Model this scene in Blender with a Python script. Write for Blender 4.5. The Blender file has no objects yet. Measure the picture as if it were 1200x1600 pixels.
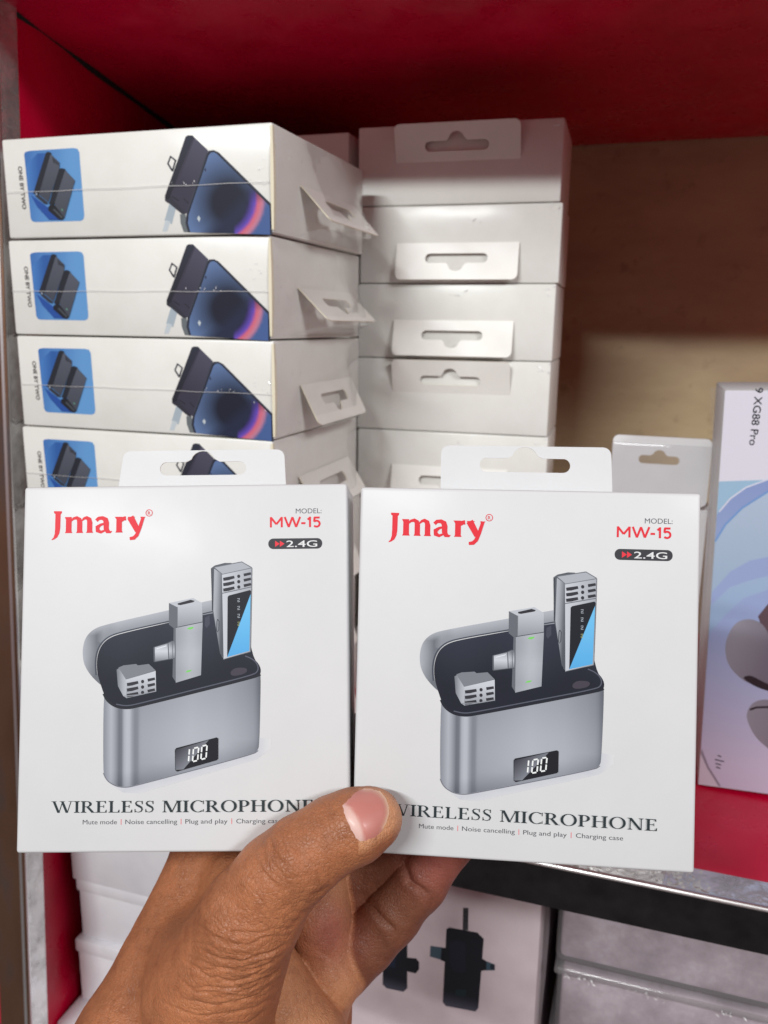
import bpy, bmesh, math, random
import numpy as np
from mathutils import Vector, Matrix
from mathutils.geometry import tessellate_polygon

random.seed(7)
S = bpy.context.scene
C = S.collection
R = math.radians

# ------------------------------------------------------------------ camera
cam_d = bpy.data.cameras.new('camera')
cam = bpy.data.objects.new('camera', cam_d)
C.objects.link(cam)
cx, cy, cz = (0.9512, 0.3083, 0.0133), (0.0802, -0.2055, -0.9754), (-0.2980, 0.9288, -0.2202)
cam.matrix_world = Matrix(((cx[0], -cy[0], -cz[0], 0), (cx[1], -cy[1], -cz[1], 0), (cx[2], -cy[2], -cz[2], 0), (0, 0, 0, 1)))
cam_d.sensor_fit = 'VERTICAL'
cam_d.sensor_height = 36.0
cam_d.lens = 29.25
cam_d.clip_start = 0.01
cam_d.clip_end = 50
cam_d.dof.use_dof = True
cam_d.dof.focus_distance = 0.274
cam_d.dof.aperture_fstop = 19.0
S.camera = cam

# ------------------------------------------------------------------ world and lamps (a shop indoors)
W = bpy.data.worlds.new('World')
S.world = W
W.use_nodes = True
bg = W.node_tree.nodes['Background']
bg.inputs[0].default_value = (1.0, 0.54, 0.55, 1)   # red-tinted fill, added to redden the shaded cartons
bg.inputs[1].default_value = 0.21

def area_lamp(name, loc, target, sx, sy, power, col):
    d = bpy.data.lights.new(name, 'AREA')
    d.shape = 'RECTANGLE'
    d.size, d.size_y = sx, sy
    d.energy = power
    d.color = col
    o = bpy.data.objects.new(name, d)
    C.objects.link(o)
    o.location = loc
    v = Vector(target) - Vector(loc)
    o.rotation_euler = v.to_track_quat('-Z', 'Y').to_euler()
    return o

area_lamp('ceiling_tube_lamp', (-0.75, -2.60, 1.63), (-0.12, 0.4, -0.1), 1.5, 0.08, 95, (0.955, 1.0, 0.99))
area_lamp('ceiling_panel_lamp', (2.0, -1.25, 1.36), (-0.1, 0.4, -0.1), 0.8, 0.32, 42, (0.96, 1.0, 1.0))
S.view_settings.view_transform = 'Standard'
S.view_settings.look = 'None'
S.view_settings.exposure = 0.0
S.view_settings.gamma = 1.0
S.cycles.max_bounces = 8
S.cycles.transparent_max_bounces = 12
S.cycles.use_denoising = True
S.cycles.caustics_reflective = False
S.cycles.caustics_refractive = False

# ------------------------------------------------------------------ helpers
def lin(r, g, b):
    f = lambda c: (c / 255 / 12.92) if c <= 10 else ((c / 255 + 0.055) / 1.055) ** 2.4
    return (f(r), f(g), f(b))
def ink(r, g, b):
    return tuple(min(0.80, 0.92 * c) for c in lin(r, g, b))

def mat(name, base=(0.8, 0.8, 0.8), rough=0.5, metal=0.0, coat=0.0, spec=0.5, alpha=1.0):
    m = bpy.data.materials.new(name)
    m.use_nodes = True
    p = m.node_tree.nodes['Principled BSDF']
    p.inputs['Base Color'].default_value = (*base, 1)
    p.inputs['Roughness'].default_value = rough
    p.inputs['Metallic'].default_value = metal
    p.inputs['Coat Weight'].default_value = coat
    p.inputs['Coat Roughness'].default_value = 0.2
    p.inputs['Specular IOR Level'].default_value = spec
    p.inputs['Alpha'].default_value = alpha
    return m
def nd(m, t, **kw):
    n = m.node_tree.nodes.new(t)
    for k, v in kw.items():
        setattr(n, k, v)
    return n
def lk(m, a, b):
    m.node_tree.links.new(a, b)
def P(m):
    return m.node_tree.nodes['Principled BSDF']
def noise(m, scale, detail=3, rough=0.55, stretch=None):
    tc = nd(m, 'ShaderNodeTexCoord')
    n = nd(m, 'ShaderNodeTexNoise')
    n.inputs['Scale'].default_value = scale
    n.inputs['Detail'].default_value = detail
    n.inputs['Roughness'].default_value = rough
    if stretch:
        mp = nd(m, 'ShaderNodeMapping')
        mp.inputs['Scale'].default_value = stretch
        lk(m, tc.outputs['Object'], mp.inputs[0]); lk(m, mp.outputs[0], n.inputs['Vector'])
    else:
        lk(m, tc.outputs['Object'], n.inputs['Vector'])
    return n
def ramp(m, src, stops):
    r = nd(m, 'ShaderNodeValToRGB')
    e = r.color_ramp.elements
    while len(e) < len(stops):
        e.new(0.5)
    for el, (p, c) in zip(e, stops):
        el.position = p
        el.color = (*c, 1) if len(c) == 3 else c
    lk(m, src, r.inputs[0])
    return r
def bump(m, src, strength, dist, to='Normal'):
    b = nd(m, 'ShaderNodeBump')
    b.inputs['Strength'].default_value = strength
    b.inputs['Distance'].default_value = dist
    lk(m, src, b.inputs['Height'])
    lk(m, b.outputs[0], P(m).inputs[to])
    return b
def g3(v):
    return (v, v, v)

def make_card(name, c0, c1, coat, film=False):
    m = mat(name, c1, 0.5, coat=coat, spec=0.3)
    n = noise(m, 35, 4)
    r = ramp(m, n.outputs[0], [(0.3, c0), (0.62, c1)])
    lk(m, r.outputs[0], P(m).inputs['Base Color'])
    n2 = noise(m, 14 if film else 25, 2)
    bump(m, n2.outputs[0], 0.25 if film else 0.12, 0.004, 'Coat Normal')
    n3 = noise(m, 260, 2)
    bump(m, n3.outputs[0], 0.04, 0.001)
    return m
M_card = make_card('white_card', (0.615, 0.625, 0.635), (0.635, 0.645, 0.655), 0.06)
M_carton = make_card('white_carton_board', (0.72, 0.715, 0.675), (0.77, 0.765, 0.73), 0.28, True)
M_edge = mat('raw_card_edge', lin(226, 218, 194), 0.8)
M_flap = make_card('white_flap_board', (0.76, 0.745, 0.70), (0.8, 0.785, 0.75), 0.1)

def make_ink(name, coat=0.06, film=False):
    m = mat(name, rough=0.5, coat=coat, spec=0.3)
    a = nd(m, 'ShaderNodeVertexColor', layer_name='Col')
    lk(m, a.outputs[0], P(m).inputs['Base Color'])
    n2 = noise(m, 14 if film else 25, 2)
    bump(m, n2.outputs[0], 0.25 if film else 0.12, 0.004, 'Coat Normal')
    return m
M_ink = make_ink('printing_ink')
M_ink_film = make_ink('printing_ink_under_film', 0.45, True)

M_red = mat('red_laminate', lin(204, 8, 54), 0.28, spec=0.4)
n = noise(M_red, 9, 4); r = ramp(M_red, n.outputs[0], [(0.3, lin(178, 4, 42)), (0.7, lin(214, 12, 62))]); lk(M_red, r.outputs[0], P(M_red).inputs['Base Color'])
n = noise(M_red, 40, 5); r = ramp(M_red, n.outputs[0], [(0.35, g3(0.22)), (0.7, g3(0.5))]); lk(M_red, r.outputs[0], P(M_red).inputs['Roughness'])
n = noise(M_red, 22, 2); bump(M_red, n.outputs[0], 0.1, 0.004)

M_steel = mat('stainless_steel', (0.62, 0.61, 0.61), 0.2, 0.8)
n = noise(M_steel, 60, 6, 0.65); r = ramp(M_steel, n.outputs[0], [(0.32, (0.48, 0.47, 0.46)), (0.6, (0.8, 0.79, 0.78))]); lk(M_steel, r.outputs[0], P(M_steel).inputs['Base Color'])
r = ramp(M_steel, n.outputs[0], [(0.3, g3(0.34)), (0.65, g3(0.08))]); lk(M_steel, r.outputs[0], P(M_steel).inputs['Roughness'])
n = noise(M_steel, 55, 3); bump(M_steel, n.outputs[0], 0.7, 0.004)
M_bright = mat('polished_edge_steel', (0.72, 0.72, 0.72), 0.3, 1.0)
M_dark_reflection = mat('dark_polished_steel', (0.10, 0.095, 0.10), 0.22, 0.9)  # dark reflection painted into the steel's base colour
n = noise(M_dark_reflection, 70, 5, 0.6); r = ramp(M_dark_reflection, n.outputs[0], [(0.35, (0.036, 0.033, 0.036)), (0.7, (0.062, 0.057, 0.062))]); lk(M_dark_reflection, r.outputs[0], P(M_dark_reflection).inputs['Base Color'])
M_brown_steel = mat('rust_stained_steel', (0.16, 0.1, 0.07), 0.4, 0.75)  # brown and grey mottling over the steel
n = noise(M_brown_steel, 28, 6, 0.6, (1, 1, 0.35)); r = ramp(M_brown_steel, n.outputs[0], [(0.30, (0.11, 0.115, 0.13)), (0.5, (0.2, 0.11, 0.07)), (0.72, (0.16, 0.085, 0.05)), (0.82, (0.36, 0.22, 0.06))]); lk(M_brown_steel, r.outputs[0], P(M_brown_steel).inputs['Base Color'])

M_ply = mat('brown_plywood', lin(176, 140, 92), 0.55)
n = noise(M_ply, 7, 5, 0.6, (1, 1, 3)); r = ramp(M_ply, n.outputs[0], [(0.25, lin(166, 142, 112)), (0.55, lin(186, 166, 130)), (0.75, lin(198, 180, 138))]); 
n2 = noise(M_ply, 45, 3, 0.7)
r2 = ramp(M_ply, n2.outputs[0], [(0.27, (0.55, 0.5, 0.47)), (0.40, (1, 1, 1))])
mx = nd(M_ply, 'ShaderNodeMix', data_type='RGBA', blend_type='MULTIPLY'); mx.inputs[0].default_value = 0.5
lk(M_ply, r.outputs[0], mx.inputs[6]); lk(M_ply, r2.outputs[0], mx.inputs[7]); lk(M_ply, mx.outputs[2], P(M_ply).inputs['Base Color'])
M_tile = mat('grey_floor_tile', (0.18, 0.17, 0.16), 0.4)
n = noise(M_tile, 4, 4); r = ramp(M_tile, n.outputs[0], [(0.3, g3(0.14)), (0.7, g3(0.2))]); lk(M_tile, r.outputs[0], P(M_tile).inputs['Base Color'])

def make_film(name, gloss, tint, haze):
    """thin clear film: transparent, glossy, a little milky"""
    m = bpy.data.materials.new(name); m.use_nodes = True
    nt = m.node_tree; nt.nodes.remove(P(m))
    out = [x for x in nt.nodes if x.type == 'OUTPUT_MATERIAL'][0]
    tr = nd(m, 'ShaderNodeBsdfTransparent'); tr.inputs[0].default_value = (*tint, 1)
    gl = nd(m, 'ShaderNodeBsdfGlossy'); gl.inputs['Roughness'].default_value = 0.12
    df = nd(m, 'ShaderNodeBsdfDiffuse'); df.inputs[0].default_value = (0.8, 0.8, 0.8, 1)
    a = nd(m, 'ShaderNodeMixShader'); a.inputs[0].default_value = haze
    lk(m, tr.outputs[0], a.inputs[1]); lk(m, df.outputs[0], a.inputs[2])
    fr = nd(m, 'ShaderNodeLayerWeight'); fr.inputs[0].default_value = gloss
    b = nd(m, 'ShaderNodeMixShader')
    fm = nd(m, 'ShaderNodeMath', operation='MULTIPLY_ADD'); fm.inputs[1].default_value = 0.35; fm.inputs[2].default_value = 0.03
    lk(m, fr.outputs['Fresnel'], fm.inputs[0]); lk(m, fm.outputs[0], b.inputs[0]); lk(m, a.outputs[0], b.inputs[1]); lk(m, gl.outputs[0], b.inputs[2])
    lk(m, b.outputs[0], out.inputs[0])
    n = noise(m, 70, 3, 0.6)
    bp = nd(m, 'ShaderNodeBump'); bp.inputs['Strength'].default_value = 0.12; bp.inputs['Distance'].default_value = 0.004
    lk(m, n.outputs[0], bp.inputs['Height']); lk(m, bp.outputs[0], gl.inputs['Normal'])
    return m
M_film = make_film('clear_shrink_film', 0.05, (0.985, 0.985, 0.985), 0.03)
M_crease_glint = mat('crinkled_film', (0.85, 0.85, 0.86), 0.12, coat=1.0)  # opaque white painted as glints along folds of the clear film
def glint_sliver(mb, rnd, p, w, l, axis='y'):
    """one tiny folded sliver of film, tilted at random"""
    a = R(rnd.uniform(-75, 75)); l *= rnd.uniform(.4, 1); w *= rnd.uniform(.3, 1)
    dx, dz = math.sin(a) * l / 2, math.cos(a) * l / 2
    o = rnd.uniform(.15, .5) * w
    ox, oz = math.cos(a) * w / 2, -math.sin(a) * w / 2
    if axis == 'y':
        v = [(p[0] - dx - ox * .2, p[1], p[2] - dz - oz * .2), (p[0] + ox, p[1], p[2] + oz), (p[0] + dx, p[1], p[2] + dz), (p[0] - ox * .3, p[1] - o, p[2] - oz * .3)]
    else:
        v = [(p[0], p[1] - dx - ox * .2, p[2] - dz - oz * .2), (p[0], p[1] + ox, p[2] + oz), (p[0], p[1] + dx, p[2] + dz), (p[0] + o, p[1] - ox * .3, p[2] - oz * .3)]
    mb.add(v, [(0, 1, 3), (1, 2, 3)])
M_pvc = make_film('clear_rigid_plastic', 0.2, (0.97, 0.965, 0.97), 0.08)

class MB:
    """collects faces for ONE mesh object"""
    def __init__(self):
        self.v, self.f, self.mi, self.c = [], [], [], []
    def add(self, verts, faces, mi=0, col=None):
        b = len(self.v)
        self.v += [tuple(x) for x in verts]
        self.f += [tuple(i + b for i in q) for q in faces]
        self.mi += [mi] * len(faces)
        if callable(col):
            self.c += [col(x) for x in verts]
        else:
            self.c += [col or (0.8, 0.8, 0.8)] * len(verts)
    def build(self, name, mats, parent=None, smooth=False):
        me = bpy.data.meshes.new(name)
        me.from_pydata(self.v, [], self.f)
        if not isinstance(mats, (list, tuple)):
            mats = [mats]
        for m in mats:
            me.materials.append(m)
        me.polygons.foreach_set('material_index', self.mi)
        if any(m in (M_ink, M_ink_film) for m in mats):
            a = me.color_attributes.new('Col', 'FLOAT_COLOR', 'POINT')
            a.data.foreach_set('color', [x for c in self.c for x in (*c, 1)])
        if smooth:
            me.polygons.foreach_set('use_smooth', [True] * len(me.polygons))
        me.update()
        return link(name, me, parent)
def link(name, me, parent=None):
    o = bpy.data.objects.new(name, me)
    C.objects.link(o)
    if parent:
        o.parent = parent
    return o

def rbox(name, x0, x1, y0, y1, z0, z1, r, m, parent=None, seg=2, jig=0.0):
    """a box with rounded edges as one mesh object"""
    bm = bmesh.new()
    vs = [bm.verts.new((x + random.uniform(-jig, jig), y + random.uniform(-jig, jig), z)) for z in (z0, z1) for y in (y0, y1) for x in (x0, x1)]
    for q in ((0, 2, 3, 1), (4, 5, 7, 6), (0, 1, 5, 4), (1, 3, 7, 5), (3, 2, 6, 7), (2, 0, 4, 6)):
        bm.faces.new([vs[i] for i in q])
    if r > 0:
        bmesh.ops.bevel(bm, geom=list(bm.edges), offset=r, segments=seg, affect='EDGES', profile=0.5)
    me = bpy.data.meshes.new(name)
    bm.to_mesh(me); bm.free()
    me.materials.append(m)
    if r > 0:
        me.polygons.foreach_set('use_smooth', [True] * len(me.polygons))
        me.set_sharp_from_angle(angle=R(35))
    return link(name, me, parent)

def plate(outer, holes, th, fn, name, mats, parent=None):
    """flat card with holes: outer, holes in 2-D; fn(u, v, w) -> local point"""
    mb = MB()
    loops = [outer] + holes
    pts = [p for l in loops for p in l]
    tri = tessellate_polygon([[Vector((p[0] * 1000, p[1] * 1000, 0)) for p in l] for l in loops])
    n = len(pts)
    mb.add([fn(u, v, 0) for u, v in pts], [tuple(t) for t in tri], 0)
    mb.add([fn(u, v, th) for u, v in pts], [tuple(t) for t in tri], 0)
    for l in loops:
        k = len(l)
        mb.add([fn(u, v, 0) for u, v in l] + [fn(u, v, th) for u, v in l], [(i, (i + 1) % k, (i + 1) % k + k, i + k) for i in range(k)], 1)
    o = mb.build(name, mats, parent)
    bm = bmesh.new(); bm.from_mesh(o.data); bmesh.ops.remove_doubles(bm, verts=bm.verts, dist=1e-7); bmesh.ops.recalc_face_normals(bm, faces=bm.faces); bm.to_mesh(o.data); bm.free()
    return o

def arc(cx_, cy_, rx, ry, a0, a1, n=8):
    return [(cx_ + rx * math.cos(R(a0 + (a1 - a0) * i / n)), cy_ + ry * math.sin(R(a0 + (a1 - a0) * i / n))) for i in range(n + 1)]
def rrect(x0, y0, x1, y1, r, n=5):
    return arc(x1 - r, y1 - r, r, r, 0, 90, n) + arc(x0 + r, y1 - r, r, r, 90, 180, n) + arc(x0 + r, y0 + r, r, r, 180, 270, n) + arc(x1 - r, y0 + r, r, r, 270, 360, n)
def euro_slot(w, h, bw, bh, x0=0, y0=0):
    """hanging slot: a long pill with a raised middle"""
    r = h / 2
    p = arc(x0 + w / 2 - r, y0 + r, r, r, -90, 80, 7)
    p += [(x0 + bw / 2 + 0.0012, y0 + h)] + arc(x0, y0 + h + bh - bw * 0.42, bw * 0.46, bw * 0.42, 15, 165, 8) + [(x0 - bw / 2 - 0.0012, y0 + h)]
    p += arc(x0 - w / 2 + r, y0 + r, r, r, 100, 270, 7)
    return p

def thing(name, label, cat, loc=(0, 0, 0), rotz=0.0, group=None, matrix=None):
    o = bpy.data.objects.new(name, None)
    o.empty_display_size = 0.02
    C.objects.link(o)
    if matrix is not None:
        o.matrix_world = matrix
    else:
        o.location = loc
        o.rotation_euler = (0, 0, rotz)
    return tag(o, label, cat, group)
def tag(o, label=None, cat=None, group=None, kind=None):
    if label: o['label'] = label
    if cat: o['category'] = cat
    if group: o['group'] = group
    if kind: o['kind'] = kind
    return o

# ------------------------------------------------------------------ flat print (ink on card), millimetres on the face
class Ink:
    def __init__(self, y0, ox=0.0, oz=0.0, aff=None, step=0.000004):
        self.mb, self.y0, self.ox, self.oz, self.aff, self.k, self.step = MB(), y0, ox, oz, aff, 0, step
    def pt(self, p):
        u, v = p
        if self.aff:
            a = self.aff
            u, v = a[0][0] * u + a[0][1] * v + a[0][2], a[1][0] * u + a[1][1] * v + a[1][2]
        return (self.ox + u / 1000, self.y0 - 0.00006 - self.k * self.step, self.oz + v / 1000)
    def fill(self, pts, col, hole=None, up=True):
        loops = [pts] + ([hole] if hole else [])
        allp = [p for l in loops for p in l]
        tri = tessellate_polygon([[Vector((p[0], p[1], 0)) for p in l] for l in loops])
        if callable(col):
            cols = [col(*p) for p in allp]
        else:
            cols = [col] * len(allp)
        b = len(self.mb.v)
        self.mb.add([self.pt(p) for p in allp], [tuple(t) for t in tri])
        self.mb.c[b:] = cols
        if up: self.k += 1
    def grad(self, pts, fn, nx, ny=1):
        """a polygon cut into cells so that fn(x, y) can shade it"""
        xs = [p[0] for p in pts]; ys = [p[1] for p in pts]
        x0, x1, y0, y1 = min(xs), max(xs), min(ys), max(ys)
        def clip(poly, ax, lim, keep_less):
            out = []
            for i in range(len(poly)):
                a, b = poly[i], poly[(i + 1) % len(poly)]
                ia = (a[ax] <= lim) if keep_less else (a[ax] >= lim)
                ib = (b[ax] <= lim) if keep_less else (b[ax] >= lim)
                if ia: out.append(a)
                if ia != ib:
                    t = (lim - a[ax]) / (b[ax] - a[ax])
                    out.append((a[0] + t * (b[0] - a[0]), a[1] + t * (b[1] - a[1])))
            return out
        for i in range(nx):
            col = clip(clip(pts, 0, x0 + (x1 - x0) * i / nx, False), 0, x0 + (x1 - x0) * (i + 1) / nx, True)
            for j in range(ny):
                c = clip(clip(col, 1, y0 + (y1 - y0) * j / ny, False), 1, y0 + (y1 - y0) * (j + 1) / ny, True) if ny > 1 and len(col) > 2 else col
                if len(c) > 2:
                    self.fill(c, fn, up=False)
        self.k += 1
    def stroke(self, pts, w, col):
        """a line whose width follows w (a number or a list)"""
        n = len(pts)
        ws = [w] * n if not isinstance(w, (list, tuple)) else [w[0] + (w[-1] - w[0]) * i / (n - 1) for i in range(n)] if len(w) != n else list(w)
        L, Rr = [], []
        for i, p in enumerate(pts):
            a, b = pts[max(0, i - 1)], pts[min(n - 1, i + 1)]
            dx, dy = b[0] - a[0], b[1] - a[1]
            l = math.hypot(dx, dy) or 1
            L.append((p[0] - dy / l * ws[i] / 2, p[1] + dx / l * ws[i] / 2)); Rr.append((p[0] + dy / l * ws[i] / 2, p[1] - dx / l * ws[i] / 2))
        b = len(self.mb.v)
        self.mb.add([self.pt(p) for p in L + Rr], [(i, i + 1, n + i + 1, n + i) for i in range(n - 1)])
        self.mb.c[b:] = [col] * (2 * n)
        self.k += 1
    def text(self, s, x, y, cap, col, width=None, bold=0.0, align='LEFT', rot=0.0, flip=False, space=1.0):
        """plain sans lettering; cap = height of a capital, width = overall width wanted"""
        vs, fs = text_shape(s, bold, space)
        xs = [v[0] for v in vs]
        x0, x1 = min(xs), max(xs)
        k = cap / 0.73
        kx = (width / (x1 - x0)) if width else k
        off = {'LEFT': 0, 'CENTER': -(x1 - x0) / 2 * kx, 'RIGHT': -(x1 - x0) * kx}[align]
        c, sn = math.cos(R(rot)), math.sin(R(rot))
        P2 = []
        for v in vs:
            a, b = (v[0] - x0) * kx + off, v[1] * k * (-1 if flip else 1)
            P2.append((x + a * c - b * sn, y + a * sn + b * c))
        bb = len(self.mb.v)
        self.mb.add([self.pt(p) for p in P2], fs)
        self.mb.c[bb:] = [col] * len(P2)
        self.k += 1
    def build(self, name, parent, m=None):
        return self.mb.build(name, m or M_ink, parent)

def text_shape(s, bold, space):
    cu = bpy.data.curves.new('lettering', 'FONT')
    cu.body = s
    cu.size = 1.0
    cu.offset = bold
    cu.space_character = space
    cu.resolution_u = 4
    o = bpy.data.objects.new('lettering', cu)
    C.objects.link(o)
    me = bpy.data.meshes.new_from_object(o.evaluated_get(bpy.context.evaluated_depsgraph_get()))
    vs = [(v.co.x, v.co.y) for v in me.vertices]
    fs = [tuple(p.vertices) for p in me.polygons]
    bpy.data.objects.remove(o); bpy.data.curves.remove(cu); bpy.data.meshes.remove(me)
    return vs, fs

# serif capitals: every glyph drawn in a cell one cap-height tall, returns its width
TK, TN, SF = 0.155, 0.055, 0.045
def g_stem(I, X, x, w=TK, y0=0, y1=1, sl=0.1, sr=0.1, top=True, bot=True):
    I.fill([X(x, y0), X(x + w, y0), X(x + w, y1), X(x, y1)], I.col)
    for on, y, d in ((bot, y0, 1), (top, y1, -1)):
        if on:
            I.fill([X(x - sl, y), X(x + w + sr, y), X(x + w + sr, y + d * SF * 0.7), X(x + w, y + d * SF * 2.2), X(x, y + d * SF * 2.2), X(x - sl, y + d * SF * 0.7)], I.col)
def g_diag(I, X, xa, ya, xb, yb, w):
    I.fill([X(xa - w / 2, ya), X(xa + w / 2, ya), X(xb + w / 2, yb), X(xb - w / 2, yb)], I.col)
def g_bar(I, X, x0, x1, y, h, tick=0):
    I.fill([X(x0, y), X(x1, y), X(x1, y + h), X(x0, y + h)], I.col)
    if tick:
        I.fill([X(x1, y if tick > 0 else y + h), X(x1, (y + h if tick > 0 else y) + tick), X(x1 - 0.03, (y + h if tick > 0 else y) + tick), X(x1 - 0.10, y + h if tick > 0 else y)], I.col)
def g_ring(I, X, cx_, cy_, rx, ry, wx, wy, a0, a1, n=20):
    o = arc(cx_, cy_, rx, ry, a0, a1, n); q = arc(cx_, cy_, rx - wx, ry - wy, a0, a1, n)
    b = len(I.mb.v)
    I.mb.add([I.pt(X(*p)) for p in o + q], [(i, i + 1, n + 2 + i, n + 1 + i) for i in range(n)])
    I.mb.c[b:] = [I.col] * (2 * n + 2); I.k += 1
def glyph(I, ch, X):
    if ch == 'I': g_stem(I, X, 0.1); return 0.36
    if ch == 'W':
        g_diag(I, X, 0.13, 1, 0.43, 0, TK); g_diag(I, X, 0.65, 0.93, 0.45, 0, TN); g_diag(I, X, 0.63, 1, 0.93, 0, TK); g_diag(I, X, 1.17, 1, 0.95, 0, TN)
        for x in (0.14, 0.64, 1.17): I.fill([X(x - 0.16, 1), X(x + 0.16, 1), X(x + 0.16, 0.96), X(x - 0.16, 0.96)], I.col)
        return 1.3
    if ch in 'RP':
        g_stem(I, X, 0.1); cyy = 0.745 if ch == 'R' else 0.72; ry = 1 - cyy
        g_ring(I, X, 0.36, cyy, 0.31, ry, TK, TN, -90, 90, 14)
        g_bar(I, X, 0.2, 0.37, 1 - TN, TN); g_bar(I, X, 0.2, 0.37, 2 * cyy - 1, TN)
        if ch == 'R':
            g_diag(I, X, 0.42, 0.5, 0.73, 0.03, TK * 1.15); I.fill([X(0.62, 0), X(0.90, 0), X(0.90, 0.04), X(0.66, 0.06)], I.col); return 0.86
        return 0.72
    if ch in 'EL':
        g_stem(I, X, 0.1, sr=0.05); g_bar(I, X, 0.2, 0.66, 0, TN, 0.2)
        if ch == 'E':
            g_bar(I, X, 0.2, 0.61, 1 - TN, TN, -0.17); g_bar(I, X, 0.2, 0.48, 0.5, TN); I.fill([X(0.46, 0.41), X(0.50, 0.41), X(0.50, 0.65), X(0.46, 0.65)], I.col)
        return 0.72
    if ch == 'S':
        pts = [(0.50, 0.82), (0.43, 0.94), (0.30, 0.975), (0.17, 0.93), (0.11, 0.80), (0.16, 0.66), (0.30, 0.55), (0.44, 0.44), (0.50, 0.28), (0.44, 0.10), (0.29, 0.025), (0.14, 0.06), (0.06, 0.2)]
        I.stroke([X(*p) for p in pts], [w * I.h for w in (0.03, 0.05, 0.055, 0.09, 0.13, 0.16, 0.175, 0.16, 0.13, 0.09, 0.055, 0.05, 0.03)], I.col)
        I.fill([X(0.48, 0.99), X(0.52, 0.99), X(0.52, 0.70), X(0.48, 0.70)], I.col); I.fill([X(0.05, 0.01), X(0.09, 0.01), X(0.09, 0.30), X(0.05, 0.30)], I.col)
        return 0.6
    if ch == 'M':
        g_stem(I, X, 0.12, TN, sr=0.08, top=False); g_stem(I, X, 0.93, TK); g_diag(I, X, 0.2, 1, 0.58, 0, TK); g_diag(I, X, 0.93, 1, 0.58, 0, TN)
        I.fill([X(0.02, 1), X(0.25, 1), X(0.2, 0.95), X(0.02, 0.955)], I.col); return 1.2
    if ch == 'C':
        g_ring(I, X, 0.5, 0.5, 0.46, 0.52, TK, TN, 48, 312); I.fill([X(0.80, 0.99), X(0.84, 0.99), X(0.84, 0.68), X(0.80, 0.68)], I.col); I.fill([X(0.80, 0.03), X(0.84, 0.03), X(0.84, 0.28), X(0.80, 0.22)], I.col); return 0.9
    if ch == 'O': g_ring(I, X, 0.5, 0.5, 0.47, 0.52, TK, TN, 0, 360, 28); return 1.0
    if ch == 'H': g_stem(I, X, 0.1); g_stem(I, X, 0.67, TK); g_bar(I, X, 0.2, 0.7, 0.49, TN); return 0.94
    if ch == 'N':
        g_stem(I, X, 0.14, TN, top=False); g_stem(I, X, 0.77, TN, bot=False); g_diag(I, X, 0.17, 1, 0.76, 0, TK * 1.1)
        I.fill([X(0.02, 1), X(0.25, 1), X(0.2, 0.95), X(0.02, 0.955)], I.col); return 0.98
    return 0.36
def serif_line(I, s, x, y, cap, width, col):
    I.col, I.h = col, cap
    gap = 0.045
    adv = {'W': 1.3, 'I': 0.36, 'R': 0.86, 'E': 0.72, 'L': 0.72, 'S': 0.6, ' ': 0.36, 'M': 1.2, 'C': 0.9, 'O': 1.0, 'P': 0.72, 'H': 0.94, 'N': 0.98}
    k = width / (sum(adv[c] + gap for c in s) - gap)
    for c in s:
        glyph(I, c, lambda a, b, x=x: (x + a * k, y + b * cap))
        x += (adv[c] + gap) * k

# ------------------------------------------------------------------ the place: floor and the shop shelf
FZ, SZ, WX, BY = -1.40, -0.28, -0.377, 0.80
mb = MB(); mb.add([(-4, -4, FZ), (4, -4, FZ), (4, 4, FZ), (-4, 4, FZ)], [(0, 1, 2, 3)])
tag(mb.build('floor', M_tile), kind='structure')

shelf = thing('shop_shelf', 'red laminate shop shelf unit with stainless steel edging and plywood back', 'shelf', (0.1, 0.6, FZ))
def spart(o, label=None):
    o.parent = shelf
    o.matrix_parent_inverse = Matrix.Translation((-0.1, -0.6, -FZ))
    if label: o['label'] = label
    return o
def slab(name, pts_bottom, th, m, label=None):
    mb = MB(); v = list(pts_bottom) + [(x, y, z + th) for x, y, z in pts_bottom]
    mb.add(v, [(3, 2, 1, 0), (4, 5, 6, 7), (0, 1, 5, 4), (1, 2, 6, 5), (2, 3, 7, 6), (3, 0, 4, 7)])
    return spart(mb.build(name, m), label)
XR = 0.75
slab('back_panel', [(-0.50, BY, FZ + 0.01), (XR, BY, FZ + 0.01), (XR, BY + 0.012, FZ + 0.01), (-0.50, BY + 0.012, FZ + 0.01)], 1.72, M_ply, 'brown plywood back panel with stains')
slab('upper_board', [(-0.46, 0.421, 0.1805), (XR, 0.421, 0.1805), (XR, BY - 0.002, 0.1555), (-0.46, BY - 0.002, 0.1555)], 0.02, M_red, 'red laminate board overhead')
slab('middle_board', [(-0.372, 0.4205, SZ - 0.022), (XR, 0.4205, SZ - 0.022), (XR, BY - 0.002, SZ - 0.022), (-0.43, BY - 0.002, SZ - 0.022)], 0.022, M_red)
slab('bottom_board', [(-0.372, 0.41, -0.70), (XR, 0.41, -0.70), (XR, BY - 0.002, -0.70), (-0.43, BY - 0.002, -0.70)], 0.022, M_red)
def wall_side(name, x0f, x0b, th, m):
    # front edge leans: y = 0.418 + 0.07 z
    mb = MB(); v = []
    for z in (FZ + 0.002, 0.40):
        yf = 0.418 + 0.07 * z + 0.003
        v += [(x0f, yf, z), (x0b, BY - 0.001, z), (x0b - th, BY - 0.001, z), (x0f - th, yf, z)]
    mb.add(v, [(0, 1, 5, 4), (1, 2, 6, 5), (2, 3, 7, 6), (3, 0, 4, 7), (4, 5, 6, 7), (3, 2, 1, 0)])
    return spart(mb.build(name, m), 'red laminate side wall at the left of the shelf')
wall_side('side_panel', WX, -0.432, 0.016, M_red)
slab('side_panel', [(XR, 0.42, FZ + 0.002), (XR + 0.016, 0.42, FZ + 0.002), (XR + 0.016, BY, FZ + 0.002), (XR, BY, FZ + 0.002)], 1.8, M_red)
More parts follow.
